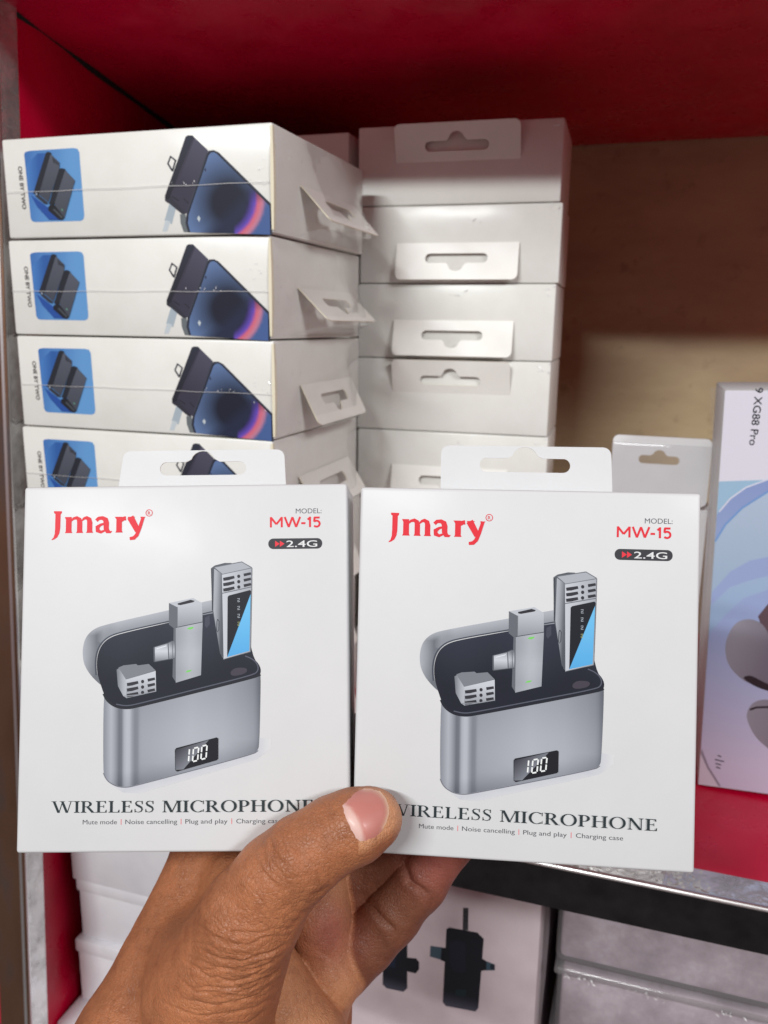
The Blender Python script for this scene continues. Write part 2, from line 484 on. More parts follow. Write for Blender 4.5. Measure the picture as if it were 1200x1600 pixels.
def post():
    xl, xr = WX - 0.0225, WX + 0.0015
    for name, m, prof, lab in (('post', M_brown_steel, 'f', 'rust stained front face of the left steel post'), ('post_return', M_steel, 's', 'scuffed inner strip of the left steel post')):
        mb = MB(); v = []
        for z in np.linspace(FZ + 0.001, 0.40, 13):
            yf = 0.418 + 0.07 * z
            if prof == 'f':
                v += [(xl, yf, z), (xr - 0.0008, yf, z), (xr, yf + 0.0008, z), (xr, yf + 0.0018, z), (xl, yf + 0.0018, z)]
            else:
                v += [(xr, yf + 0.0020, z), (xr, yf + 0.0185, z), (xr - 0.0014, yf + 0.0185, z), (xr - 0.0014, yf + 0.0020, z)]
        k = 5 if prof == 'f' else 4
        for i in range(12):
            mb.add(v[i * k:(i + 2) * k], [(j, (j + 1) % k, (j + 1) % k + k, j + k) for j in range(k)])
        o = mb.build(name, m)
        spart(o, lab)
    mb = MB(); v = []; k = 7
    for z in np.linspace(FZ + 0.001, 0.40, 13):
        yf = 0.418 + 0.07 * z
        v += [(xr + 0.0004 - 0.0034 * (1 - math.cos(R(90 * i / 6))) , yf + 0.0030 - 0.0036 * math.sin(R(90 * i / 6)), z) for i in range(k)]
    for i in range(12):
        mb.add(v[i * k:(i + 2) * k], [(j, j + k, j + k + 1, j + 1) for j in range(k - 1)])
    spart(mb.build('post_edge', M_bright, smooth=True), 'shiny rounded corner of the left steel post')
post()
M_seal = mat('dark_joint_filler', (0.012, 0.01, 0.01), 0.9)
mb = MB(); k = 15; rj = random.Random(2)
for i in range(k):
    t_ = i / (k - 1); y = 0.43 + 0.36 * t_; z = 0.1805 - 0.0657 * (y - 0.421); x = WX + (y - 0.42) / 0.38 * (-0.055)
    a_w = 0.0024 + rj.uniform(-.0008, .0012)
    mb.v += [(x - 0.001, y, z + 0.001), (x + a_w, y, z - 0.0003), (x + a_w * .6, y, z - a_w * .6), (x + 0.0003, y, z - a_w)]
mb.f = [(i * 4 + j, i * 4 + (j + 1) % 4, (i + 1) * 4 + (j + 1) % 4, (i + 1) * 4 + j) for i in range(k - 1) for j in range(4)]
mb.mi = [0] * len(mb.f)
spart(mb.build('joint_filler', M_seal), 'dark filler in the joint of the side wall and overhead board')
# steel edging of the boards: a flat top strip folded down over the front
def edging(z, zlab, yf=0.4):
    mb = MB()
    mb.add([(WX + 0.003, yf + 0.0012, z + 0.0016), (XR, yf + 0.0012, z + 0.0016), (XR, yf + 0.0205, z + 0.0016), (WX + 0.003, yf + 0.0205, z + 0.0016),
            (WX + 0.003, yf + 0.0205, z), (XR, yf + 0.0205, z)], [(0, 1, 2, 3), (3, 2, 5, 4)])
    n = 6
    prof = [(yf + 0.0012 - 0.0022 * math.sin(R(90 * i / n)), z + 0.0016 - 0.0022 * (1 - math.cos(R(90 * i / n)))) for i in range(n + 1)]
    for i in range(n):
        (ya, za), (yb, zb) = prof[i], prof[i + 1]
        mb.add([(WX + 0.003, ya, za), (XR, ya, za), (XR, yb, zb), (WX + 0.003, yb, zb)], [(0, 3, 2, 1)])
    o = mb.build('edge_strip', [M_steel, M_bright]); o.data.polygons.foreach_set('material_index', [0, 0] + [1] * n); spart(o, zlab)
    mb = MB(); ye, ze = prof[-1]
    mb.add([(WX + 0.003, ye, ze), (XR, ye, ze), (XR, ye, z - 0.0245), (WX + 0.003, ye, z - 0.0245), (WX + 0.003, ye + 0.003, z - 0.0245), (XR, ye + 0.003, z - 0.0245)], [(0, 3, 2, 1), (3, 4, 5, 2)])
    spart(mb.build('edge_face', M_dark_reflection), 'dark polished front face of the steel edging')
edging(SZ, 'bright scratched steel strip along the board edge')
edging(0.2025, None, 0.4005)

# ------------------------------------------------------------------ power bank cartons (two stacks)
CL, CW, CT = 0.168, 0.138, 0.0533
SHORT = 0.072
PANEL = [[0.07801, -0.00305, -6.1533], [-0.00344, -0.06171, 60.75634]]
PHONE = [[0.06381, -0.00064, 97.0528], [-0.00283, -0.05329, 54.62359]]
def soft(pts, n=2, keep=()):
    """round the corners of a closed outline by corner cutting; keep = indices of corners left sharp"""
    sharp = [i in keep for i in range(len(pts))]
    for _ in range(n):
        out, sh = [], []
        for i, p in enumerate(pts):
            a, b = pts[i - 1], pts[(i + 1) % len(pts)]
            if sharp[i]:
                out.append(p); sh.append(True)
            else:
                out += [(p[0] * .75 + a[0] * .25, p[1] * .75 + a[1] * .25), (p[0] * .75 + b[0] * .25, p[1] * .75 + b[1] * .25)]; sh += [False, False]
        pts, sharp = out, sh
    return pts
def softline(pts, n=2):
    for _ in range(n):
        out = [pts[0]]
        for a, b in zip(pts, pts[1:]):
            out += [(a[0] * .75 + b[0] * .25, a[1] * .75 + b[1] * .25), (a[0] * .25 + b[0] * .75, a[1] * .25 + b[1] * .75)]
        pts = out + [pts[-1]]
    return pts
def mixc(a, b, t):
    t = max(0, min(1, t)); return tuple(x + (y - x) * t for x, y in zip(a, b))
FY = -CW / 2
def cut(pts, vmax, aff):
    return pts
def carton_print(parent):
    m = M_ink_film
    I = Ink(FY, -CL / 2, 0, PANEL)
    # blue panel
    pan = [(280, 240), (292, 222), (330, 213), (700, 190), (735, 196), (750, 225), (780, 760), (772, 790), (750, 805), (350, 826), (328, 818), (316, 795)]
    I.grad(pan, lambda x, y: mixc(ink(64, 116, 184), ink(100, 156, 212), (x - 300 + (y - 200) * 0.15) / 380 + 0.08 * math.sin(x * 0.02)), 10, 8)
    I.grad([(395, 235), (470, 230), (500, 330), (430, 560), (330, 590), (300, 480), (300, 330)], lambda x, y: mixc(ink(40, 88, 160), ink(74, 130, 198), abs(x - 420) / 130), 6, 6)
    I.build('blue_panel_print', parent, m)
    I = Ink(FY - 0.0004, -CL / 2, 0, PANEL)
    I.grad([(330, 590), (480, 700), (580, 800), (480, 800), (380, 690)], lambda x, y: ink(36, 80, 158), 1, 1)
    dk, md, lt = ink(34, 40, 50), ink(66, 72, 84), ink(86, 92, 104)
    I.fill([(470, 235), (485, 222), (512, 226), (520, 240), (410, 560), (400, 585), (372, 590), (352, 575), (360, 550)], dk)
    I.grad([(512, 240), (586, 312), (582, 370), (478, 650), (400, 585), (410, 555)], lambda x, y: mixc(lt, md, (y - 240) / 380), 3, 6)
    for k in range(4):
        I.fill([(528 + k * 14, 262 + k * 14), (536 + k * 14, 270 + k * 14), (542 + k * 14, 320 + k * 6), (532 + k * 14, 312 + k * 6)], dk)
    I.fill([(366, 590), (400, 592), (478, 655), (470, 668), (440, 662), (372, 605)], ink(50, 56, 66))
    I.fill([(372, 572), (384, 570), (386, 592), (374, 592)], ink(150, 160, 176))
    I.fill([(578, 372), (600, 358), (630, 366), (640, 384), (540, 660), (500, 680), (484, 660), (500, 620)], dk)
    I.grad([(632, 374), (712, 462), (700, 500), (612, 790), (540, 690), (535, 655)], lambda x, y: mixc(lt, md, (y - 370) / 420), 3, 6)
    I.fill([(478, 690), (520, 660), (545, 690), (612, 780), (596, 802), (560, 795), (520, 760), (476, 722)], ink(26, 32, 40))
    I.fill([(515, 712), (530, 705), (600, 775), (592, 790)], ink(70, 78, 84))
    I.fill([(588, 706), (600, 704), (606, 722), (596, 724)], ink(96, 150, 130))
    I.build('device_picture', parent, m)
    I = Ink(FY, -CL / 2, 0, PANEL)
    I.text('ONE BY TWO', 222, 346, 34 / 0.73 * 0.73, ink(50, 50, 52), width=372, rot=86, bold=0.03, flip=True)
    o = I.build('caption_print', parent, m)
    # picture of the phone with its battery
    I = Ink(FY, -CL / 2, 0, PHONE)
    I.fill([(160, 715), (228, 735), (190, 868), (176, 912), (106, 880), (118, 850)], ink(168, 182, 192))
    I.fill([(118, 872), (166, 888), (128, 985), (84, 985)], ink(196, 206, 212))
    I.fill([(150, 340), (182, 262), (240, 306), (206, 412), (190, 410)], ink(40, 44, 56), hole=[(166, 338), (188, 284), (222, 312), (198, 388)])
    I.grad([(330, 92), (352, 78), (395, 78), (412, 96), (150, 715), (118, 690), (120, 640), (250, 310)], lambda x, y: mixc(ink(44, 50, 64), ink(30, 33, 44), (y - 80) / 600), 3, 8)
    I.grad([(408, 92), (536, 216), (528, 240), (500, 320), (330, 800), (300, 812), (180, 690), (172, 640)], lambda x, y: mixc(ink(78, 78, 96), ink(56, 56, 72), (y - 100) / 500 + (400 - x) / 900), 6, 10)
    I.grad([(408, 92), (416, 100), (196, 640), (176, 650)], lambda x, y: ink(58, 56, 72), 1, 1)
    I.fill([(188, 640), (255, 683), (248, 692), (186, 652)], ink(34, 36, 46)); I.fill([(300, 660), (345, 706), (338, 714), (294, 668)], ink(34, 36, 46))
    I.fill([(176, 655), (312, 800), (300, 830), (230, 775), (160, 715), (118, 690)], ink(48, 50, 62))
    I.fill([(258, 815), (310, 810), (340, 985), (290, 985), (262, 900)], ink(104, 112, 116))
    # phone body and screen
    I.fill([(520, 240), (545, 218), (590, 214), (634, 235), (1105, 705), (1108, 985), (330, 985), (308, 900), (322, 800)], ink(60, 66, 80))
    I.fill([(530, 250), (552, 228), (590, 224), (626, 243), (1096, 715), (1098, 985), (340, 985), (318, 900), (330, 806)], ink(26, 30, 42))
    def scr(x, y):
        d = math.hypot(x - 720, (y - 700) * 0.9)
        c = mixc(ink(20, 28, 46), ink(96, 122, 166), (d - 150) / 270)
        if x + y > 1420:
            c = mixc(c, ink(30, 40, 66), (x + y - 1420) / 160)
        u = math.hypot(x - 560, y - 650) - 400            # the bright ring at the lower right
        if y > 540 and x > 760 and u > -70:
            k = max(0, min(1, (y - 560) / 140))
            r_ = mixc(ink(24, 30, 58), ink(104, 78, 190), (u + 70) / 70) if u < 0 else mixc(ink(112, 78, 176), ink(214, 104, 122), u / 24) if u < 24 else mixc(ink(214, 104, 122), ink(196, 128, 152), (u - 24) / 40) if u < 64 else mixc(ink(196, 128, 152), ink(70, 98, 152), (u - 64) / 30)
            c = mixc(c, r_, k)
        return c
    I.grad([(540, 262), (560, 238), (590, 233), (618, 250), (1086, 720), (1088, 985), (352, 985), (332, 900), (342, 812)], scr, 34, 34)
    I.fill([(420, 850), (436, 824), (452, 850), (438, 884)], ink(196, 206, 210))
    I.fill([(498, 385), (512, 378), (516, 405), (504, 412)], ink(40, 50, 76))
    I.build('phone_picture', parent, m)

def flap_mesh():
    w, h = 0.084, 0.026
    outer = [(-w / 2, 0), (w / 2, 0), (w / 2, -h + 0.004)] + arc(w / 2 - 0.004, -h + 0.004, 0.004, 0.004, 0, -90, 4) + arc(-w / 2 + 0.004, -h + 0.004, 0.004, 0.004, -90, -180, 4)
    slot = [(a, -0.0135 - b * 1.0) for a, b in euro_slot(0.043, 0.0068, 0.011, 0.0058, 0, -0.006)]
    return outer, slot

def curved(p):
    return p
proto_parts = None
short_body = None
def make_carton(label, loc, rotz, flap_deg, group, tilt=0.0, zs=1.0, yaw=0.0, short=False):
    """a white carton: printed on the long side (-Y), hanging flap on the +X end"""
    t = thing('power_bank_carton', label, 'carton', loc, rotz + yaw, group)
    t.rotation_euler = (0, tilt, rotz + yaw)
    t.scale = (1, 1, zs)
    hl = SHORT / 2 if short else CL / 2
    global proto_parts
    if proto_parts is None:
        body = rbox('carton_body', -CL / 2, CL / 2, -CW / 2, CW / 2, 0, CT, 0.0012, M_carton, t)
        carton_print(t)
        mb = MB()
        xs = np.linspace(-CL / 2 + 0.001, CL / 2 - 0.001, 15)
        for i in range(14):
            z0, z1 = 0.0246 + 0.0002 * math.sin(i * 1.7), 0.0246 + 0.0002 * math.sin((i + 1) * 1.7)
            mb.add([(xs[i], FY - 0.0009, z0), (xs[i + 1], FY - 0.0009, z1), (xs[i + 1], FY - 0.0011, z1 + 0.0003), (xs[i], FY - 0.0011, z0 + 0.0003)], [(0, 1, 2, 3)])
        mb.build('film_seam', M_seam, t)
        mb = MB()
        x0 = CL / 2 - 0.0006
        for za, zb in ((0.0015, CT - 0.0015),):
            v = []
            for z in np.linspace(za, zb, 9):
                b = 0.0007 * math.sin(math.pi * (z - za) / (zb - za))
                v += [(x0 - 0.0004, FY - 0.0004 - b, z), (x0 + 0.0007 + b, FY - 0.0003 - b, z), (x0 + 0.0009 + b, FY + 0.0012, z)]
            for i in range(8):
                a = i * 3
                mb.add([v[a], v[a + 1], v[a + 4], v[a + 3]], [(0, 1, 2, 3)]); mb.add([v[a + 1], v[a + 2], v[a + 5], v[a + 4]], [(0, 1, 2, 3)])
        mb.build('card_edge', M_edge, t)
        outer, slot = flap_mesh()
        fl = plate(outer, [slot], 0.0006, lambda u, v, w: (0.0006 + w + 0.05 * v * v * 20 * 0.2, u, v), 'hang_flap', [M_flap, M_edge], t)
        proto_parts = list(t.children)
    else:
        for c in proto_parts:
            if c.name.startswith('film_crease') or c.name.startswith('shrink_film') or (short and not c.name.startswith('hang_flap')):
                continue
            q = c.copy(); C.objects.link(q); q.parent = t
        if short:
            global short_body
            if short_body is None:
                short_body = rbox('carton_body', -hl, hl, -CW / 2, CW / 2, 0, CT, 0.0012, M_carton, t)
            else:
                q = short_body.copy(); C.objects.link(q); q.parent = t
    for q in t.children:
        if q.name.startswith('hang_flap'):
            q.location = (hl + 0.0003, 0.0 if short else 0.006, CT * 0.515)
            q.rotation_euler = (0, R(-flap_deg), 0)
    carton_crease_glints(t, hl, int(loc[2] * 9973) + (5 if short else 0), short)
    # shrink film tented over the flap: from the top edge out to the flap's free edge and back to the bottom edge
    a = R(flap_deg)
    if 15 < flap_deg < 120 and not short:
        reach = 0.026 + 0.0015
        fx, fz = CL / 2 + math.sin(a) * reach, CT * 0.515 - math.cos(a) * reach
        mb = MB()
        ny, nt = 12, 8
        vs = []
        for i in range(ny + 1):
            y = -CW / 2 + CW * i / ny
            w = max(0.0, 1 - abs(y) / (CW / 2 * 0.98)) ; w = min(1.0, w * 2.4)
            ex, ez = CL / 2 + (fx - CL / 2) * w + 0.0006, fz + (0.012 - fz) * (1 - w)
            for j in range(nt + 1):
                s = j / nt
                if s < 0.6:
                    q = s / 0.6; x = CL / 2 + 0.0006 + (ex - CL / 2 - 0.0006) * q; z = CT - 0.001 + (ez - CT + 0.001) * q; x -= 0.0015 * w * math.sin(math.pi * q)
                else:
                    q = (s - 0.6) / 0.4; x = ex + (CL / 2 + 0.0006 - ex) * q; z = ez + (0.001 - ez) * q
                vs.append((max(x, CL / 2 + 0.0006), y, z))
        fc = [(i * (nt + 1) + j, (i + 1) * (nt + 1) + j, (i + 1) * (nt + 1) + j + 1, i * (nt + 1) + j + 1) for i in range(ny) for j in range(nt)]
        mb.add(vs, fc)
        mb.build('shrink_film', M_film, t, smooth=True)
    return t
M_seam = mat('film_seam_film', (0.8, 0.8, 0.8), 0.2, coat=0.6)

GL = 'power bank cartons stacked at the left'
GR = 'power bank cartons stacked end on at the right'
def carton_crease_glints(t, hl, seed, short):
    rnd = random.Random(seed); mb = MB()
    if short:
        for y0, z0, sy, sz, n_ in [(CW / 2 - 0.005, CT - 0.004, 0.005, 0.004, 6), (rnd.uniform(-.04, .05), CT * rnd.uniform(.75, .9), 0.006, 0.002, 5)]:
            for _ in range(n_):
                glint_sliver(mb, rnd, (hl + 0.0005, max(-CW / 2 + .001, min(CW / 2 - .001, y0 + rnd.uniform(-sy, sy))), max(.001, min(CT - .001, z0 + rnd.uniform(-sz, sz)))), 0.0012, 0.004, 'x')
    else:
        for x0, z0, sx, sz, n_ in [(hl - 0.008, CT * .5, 0.006, 0.014, 8), (rnd.uniform(.02, .05), CT * .48, 0.012, 0.0012, 8)]:
            for _ in range(n_):
                glint_sliver(mb, rnd, (max(-hl + .001, min(hl - .001, x0 + rnd.uniform(-sx, sx))), FY - 0.0006, max(.001, min(CT - .001, z0 + rnd.uniform(-sz, sz)))), 0.0006, 0.0022)
        for _ in range(16):
            glint_sliver(mb, rnd, (hl + 0.0005, rnd.uniform(-CW / 2 + .002, -.03), rnd.uniform(.004, CT - .004)), 0.0009, 0.005, 'x')
    tag(mb.build('film_crease', M_crease_glint, t), kind='stuff')

left_labels = [
    'topmost printed power bank carton of the left stack, under the red board',
    'second printed carton from the top of the left stack, with flap lifted outward',
    'third printed carton from the top of the left stack, flap hanging out at the corner',
    'fourth printed carton of the left stack, half hidden by the left held box',
    'fifth carton down in the left stack, hidden behind the left held microphone box',
    'sixth carton down in the left stack, second from the shelf board',
    'bottom carton of the left stack, standing on the red shelf board']
# measured front corners: left x, right x, bottom z
LY = 0.415
st = 0.0542
tops = [(-0.2785, 0.0, 43, 0.0), (-0.2815, 0.0, 46, 0.0), (-0.281, 0.004, 27, 0.0), (-0.2825, 0.004, 32, 0.0), (-0.280, -0.01, 20, 0.0), (-0.283, 0.006, 20, 0.0), (-0.2815, 0.0, 20, 0.0)]
for i, (xc, yaw, fd, tl) in enumerate(tops):
    z = SZ + 0.0003 + (6 - i) * st
    make_carton(left_labels[i], (xc, LY + CW / 2 + (0.0 if i else -0.002), z), 0.0, fd, GL, yaw=yaw)
right_labels = [
    'topmost carton of the end-on stack, hang flap standing upright',
    'second carton from the top of the end-on stack, flap hanging down',
    'third carton from the top of the end-on stack, flap hanging down',
    'fourth carton of the end-on stack, its flap folded flat upward',
    'fifth carton of the end-on stack, just above the right held box',
    'sixth carton of the end-on stack, behind the right held box',
    'seventh carton of the end-on stack, second from the shelf board',
    'bottom carton of the end-on stack, standing on the red board']
rt = [(-0.1385, 0.0, 160), (-0.137, 0.01, 11), (-0.138, 0.0, 12), (-0.1385, 0.0, 166), (-0.138, 0.012, 14), (-0.138, 0.0, 10), (-0.1365, 0.0, 10), (-0.138, 0.0, 10)]
for i, (xc, yaw, fd) in enumerate(rt):
    make_carton(right_labels[i], (xc, 0.577 + SHORT / 2, SZ + 0.0003 + (7 - i) * 0.0513), R(-90), fd, GR, zs=0.0508 / CT, yaw=yaw + 0.035, short=True)
GB = 'power bank cartons stacked behind the left stack'
for i in range(8):
    make_carton(['topmost carton of the rear stack, a pinkish end glimpsed between the two front stacks', 'carton of the hidden rear stack, second from its top'][i] if i < 2 else ['third', 'fourth', 'fifth', 'sixth', 'seventh', 'bottom'][i - 2] + ' carton of the rear stack, hidden behind the left stack',
                (-0.2835, 0.578 + CL / 2, SZ + 0.0003 + (7 - i) * 0.0511), R(-90), 8, GB, zs=0.0506 / CT, yaw=0.0)

M_plainw = make_card('bright_white_card', (0.78, 0.785, 0.80), (0.82, 0.82, 0.835), 0.1)
# ------------------------------------------------------------------ right: clear hanging pack and headphone box
t = thing('hanging_pack', 'clear plastic hanging pack with white card header behind the right held box', 'package', (0.008, 0.625, SZ))
rbox('card_insert', -0.030, 0.034, -0.018, 0.018, 0.0006, 0.160, 0.001, M_plainw, t)
hd = plate(rrect(-0.033, 0.160, 0.032, 0.207, 0.004), [euro_slot(0.027, 0.0058, 0.009, 0.004, -0.0015, 0.188)], 0.0006, lambda u, v, w: (u, -0.0245 + w, v), 'card_header', [M_plainw, M_edge], t)
rbox('plastic_shell', -0.034, 0.038, -0.026, 0.022, 0.0003, 0.202, 0.002, M_pvc, t)

hm = Matrix.Translation((0.0454, 0.51, SZ + 0.0009)) @ Matrix.Rotation(R(-1.85), 4, 'Y')
t = thing('headphone_box', 'tall pale box printed with blue headphones standing on the red board', 'box', matrix=hm)
HW = 0.185
rbox('box_body', 0, HW, 0, 0.075, 0, 0.2455, 0.0012, M_card, t)
I = Ink(0.0)
lav = ink(222, 220, 232)
I.fill([(0.3, 0.5), (184.5, 0.5), (184.5, 245), (0.3, 245)], lav)
I.grad([(0.3, 0.5), (184.5, 0.5), (184.5, 203), (90, 198), (26, 195), (2, 193.2), (0.3, 193)], lambda x, y: mixc(ink(214, 210, 230), ink(156, 190, 216), (y - 10) / 150), 2, 8)
I.build('background_print', t)
I = Ink(-0.0003)
def band(cx_, cy_, r0, r1, col, a0=60, a1=190, sq=1.0):
    a = arc(cx_, cy_, r1, r1 * sq, a0, a1, 40); b = arc(cx_, cy_, r0, r0 * sq, a0, a1, 40)
    pts = [p for p in a + b[::-1]]
    pts = [(max(0.3, min(184.5, x)), max(0.5, y)) for x, y in pts]
    return pts
hb = [(1.4, 175.2), (7, 183.4), (14.8, 190.2), (26.2, 195.4), (45, 201), (70, 204), (100, 202), (130, 194), (160, 178), (160, 166), (130, 183), (100, 193), (70, 196), (45, 194), (26.7, 188.4), (13.6, 178.1), (5.3, 167.8), (0.4, 157.5), (0.3, 173)]
I.grad([(0.4, 157), (5.3, 167.5), (13.6, 178), (26.7, 188), (45, 193.5), (70, 195.5), (100, 192), (130, 182), (160, 165), (160, 100), (0.4, 100)], lambda x, y: mixc(ink(178, 194, 216), ink(160, 182, 206), (190 - y) / 60), 6, 8)
I.grad(hb, lambda x, y: mixc(ink(150, 166, 206), ink(138, 156, 204), (y - 155) / 40), 8, 8)
I.stroke([(0.4, 157.5), (5.3, 167.8), (13.6, 178.1), (26.7, 188.4), (45, 194), (70, 196), (100, 193)], 1.1, ink(116, 154, 206))
I.stroke([(1.4, 175.2), (7, 183.4), (14.8, 190.2), (26.2, 195.4), (45, 201), (70, 204), (100, 202)], 0.9, ink(212, 216, 232))
I.grad([(0.5, 126.4), (9.9, 139.8), (19.8, 147.1), (29.5, 150.1), (50, 150), (80, 140), (120, 100), (120, 1), (12.6, 1.3), (4.8, 13.2), (0.4, 22)], lambda x, y: mixc(ink(206, 202, 226), ink(154, 170, 212), (y - 15) / 90), 6, 14)
I.grad([(0.5, 118), (10, 130), (20, 135), (34, 140), (34, 132), (18, 124), (8, 112), (0.5, 100)], lambda x, y: mixc(ink(150, 176, 210), ink(160, 184, 214), (y - 100) / 40), 3, 4)
I.fill([(0.3, 0.6), (12.6, 0.6), (12.6, 1.3), (4.8, 13.2), (0.3, 24)], ink(214, 208, 222))
I.fill([(0.3, 22), (0.9, 25), (5.6, 13.7), (13.4, 1.6), (12, 1.2), (4.6, 12.6)], ink(150, 142, 160))
gl1, gl2, bk = ink(150, 148, 160), ink(118, 112, 126), ink(48, 38, 44)
I.fill([(26.6, 113.6), (31.5, 121.9), (50, 135), (70, 135), (60, 100), (33, 96)], ink(96, 76, 84))
I.grad(soft([(9.6, 92.1), (11.2, 101.2), (15.0, 109.2), (22, 112.0), (29, 110), (34.1, 102), (38, 88), (40, 72), (35.3, 68.5), (27, 70.4), (20, 73.4), (12.3, 81.2)]), lambda x, y: mixc(gl1, gl2, (x - 14) / 22 + (100 - y) / 120), 6, 8)
I.fill(soft([(20.4, 74.2), (23.5, 76.2), (26.2, 76.2), (31.6, 73.4), (40, 70), (40, 66.5), (35.5, 67.6), (28.3, 69.4)]), bk)
I.grad(soft([(24.6, 48.2), (25.2, 54.8), (28.6, 60.4), (35.9, 62.7), (60, 60), (64, 20), (44, 26), (38.2, 30.5), (30.3, 37.0)]), lambda x, y: mixc(gl1, gl2, (x - 25) / 30), 4, 4)
I.stroke([(26.2, 54.4), (30, 56.4), (36.1, 57.4), (56, 56)], 1.3, bk)
for x, y, w in ((11.3, 21.6, 2.2), (11.5, 18.6, 5.4), (11.0, 16.1, 3.4), (11.1, 13.7, 2.6)):
    I.stroke([(x - w / 2, y + 0.3), (x + w / 2, y - 0.3)], 0.8, ink(60, 56, 70))
I.build('headphones_picture', t)
I = Ink(0.0)
I.text('9 XG88 Pro', 16.0, 247.0, 4.2, ink(64, 64, 74), width=32.5, rot=-92, bold=0.012)
I.build('model_name_print', t)
# loose film along its left edge and over the top
mb = MB(); v = []
for i in range(15):
    z = 0.004 + 0.2425 * i / 14
    v += [(0.0, -0.0006, z), (-0.0035 - 0.0030 * math.sin(i * 0.5) * (i / 14) - 0.002 * (i / 14), 0.004, z), (-0.001, 0.02, z)]
for i in range(14):
    a = i * 3
    mb.add([v[a], v[a + 1], v[a + 4], v[a + 3]], [(0, 1, 2, 3)]); mb.add([v[a + 1], v[a + 2], v[a + 5], v[a + 4]], [(0, 1, 2, 3)])
mb.build('shrink_film', M_film, t, smooth=True)

# ------------------------------------------------------------------ lower bay
LB = -0.678     # top of the bottom board
def mic_box():
    bx0, bx1, by0 = -0.159, -0.0385, 0.43
    t = thing('microphone_carton', 'white carton with dark clip-on microphone pictures standing under the steel edge', 'carton', ((bx0 + bx1) / 2, by0 + 0.03, LB + 0.0005))
    h = -0.318 - LB
    w = (bx1 - bx0) / 2
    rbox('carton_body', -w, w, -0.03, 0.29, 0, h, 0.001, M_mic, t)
    I = Ink(-0.03, -(bx0 + bx1) / 2, -LB)
    dk, d2 = ink(22, 26, 34), ink(34, 38, 50)
    gr = lambda x, y: mixc(ink(72, 72, 86), dk, (y + 412) / 8)
    I.fill([(-84.6, -341.7), (-81.4, -341.1), (-81.0, -356.5), (-84.4, -357.2)], ink(60, 60, 64))
    for k in range(3): I.stroke([(-84.6, -344.5 - 3 * k), (-81.2, -344 - 3 * k)], 0.5, ink(30, 30, 34))
    I.fill([(-104.1, -373.6), (-95.0, -372.5), (-95.4, -381.8), (-104.2, -381.4)], ink(70, 90, 102))
    I.fill([(-97.0, -373.0), (-93.0, -372.5), (-93.4, -382.8), (-97.4, -382.0)], ink(20, 22, 28))
    I.fill([(-71.7, -374.4), (-63.8, -375.7), (-63.8, -379.9), (-72.0, -382.2)], ink(62, 84, 98)); I.fill([(-72.5, -373.5), (-69.0, -374.8), (-69.0, -381.2), (-72.5, -382.8)], ink(20, 22, 28))
    I.fill([(-66.6, -376), (-63.8, -375.9), (-63.8, -379.4), (-66.6, -379.8)], ink(34, 44, 54))
    I.grad([(-94.4, -359.1), (-92.4, -357.4), (-85, -357), (-75.4, -356.5), (-71.3, -359.8), (-72.7, -409.4), (-74.4, -412.5), (-93.1, -414.2), (-95.1, -411.9)], gr, 2, 20)
    I.fill([(-92.1, -368.2), (-89.0, -365.6), (-84, -365.4), (-82.3, -366.8), (-81.6, -385.0), (-84, -387.2), (-89.6, -387.3), (-91.5, -384)], ink(30, 32, 46))
    I.fill([(-87.3, -400.4), (-80.6, -398.4), (-81.0, -403.3), (-87.4, -404.5)], ink(24, 44, 50))
    I.grad([(-134.3, -381.2), (-127, -370), (-119.1, -362.0), (-118.2, -408.6), (-120.8, -412.0), (-131.9, -412.6), (-134.6, -410.4)], gr, 2, 20)
    I.fill([(-131.5, -374), (-126, -369), (-126.5, -396), (-131.8, -396)], ink(30, 38, 58))
    I.fill([(-119, -386.2), (-112.9, -385.1), (-110.9, -387.5), (-110.9, -392.5), (-112.9, -396.1), (-119, -396.3)], ink(20, 22, 30))
    I.fill([(-120.5, -363), (-117.6, -362), (-117.8, -366), (-120.5, -366)], dk)
    I.build('device_picture', t)
    mb = MB()
    v = []
    for i in range(13):
        z = h * i / 12
        v += [(w + 0.0008, -0.0300, z), (w + 0.0042 + 0.0008 * math.sin(i * 1.3), -0.027, z), (w + 0.001, -0.012, z)]
    for i in range(12):
        a = i * 3
        mb.add([v[a], v[a + 1], v[a + 4], v[a + 3]], [(0, 1, 2, 3)]); mb.add([v[a + 1], v[a + 2], v[a + 5], v[a + 4]], [(0, 1, 2, 3)])
    mb.build('shrink_film', M_film, t, smooth=True)
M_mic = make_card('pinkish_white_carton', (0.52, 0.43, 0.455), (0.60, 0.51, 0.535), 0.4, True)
mic_box()

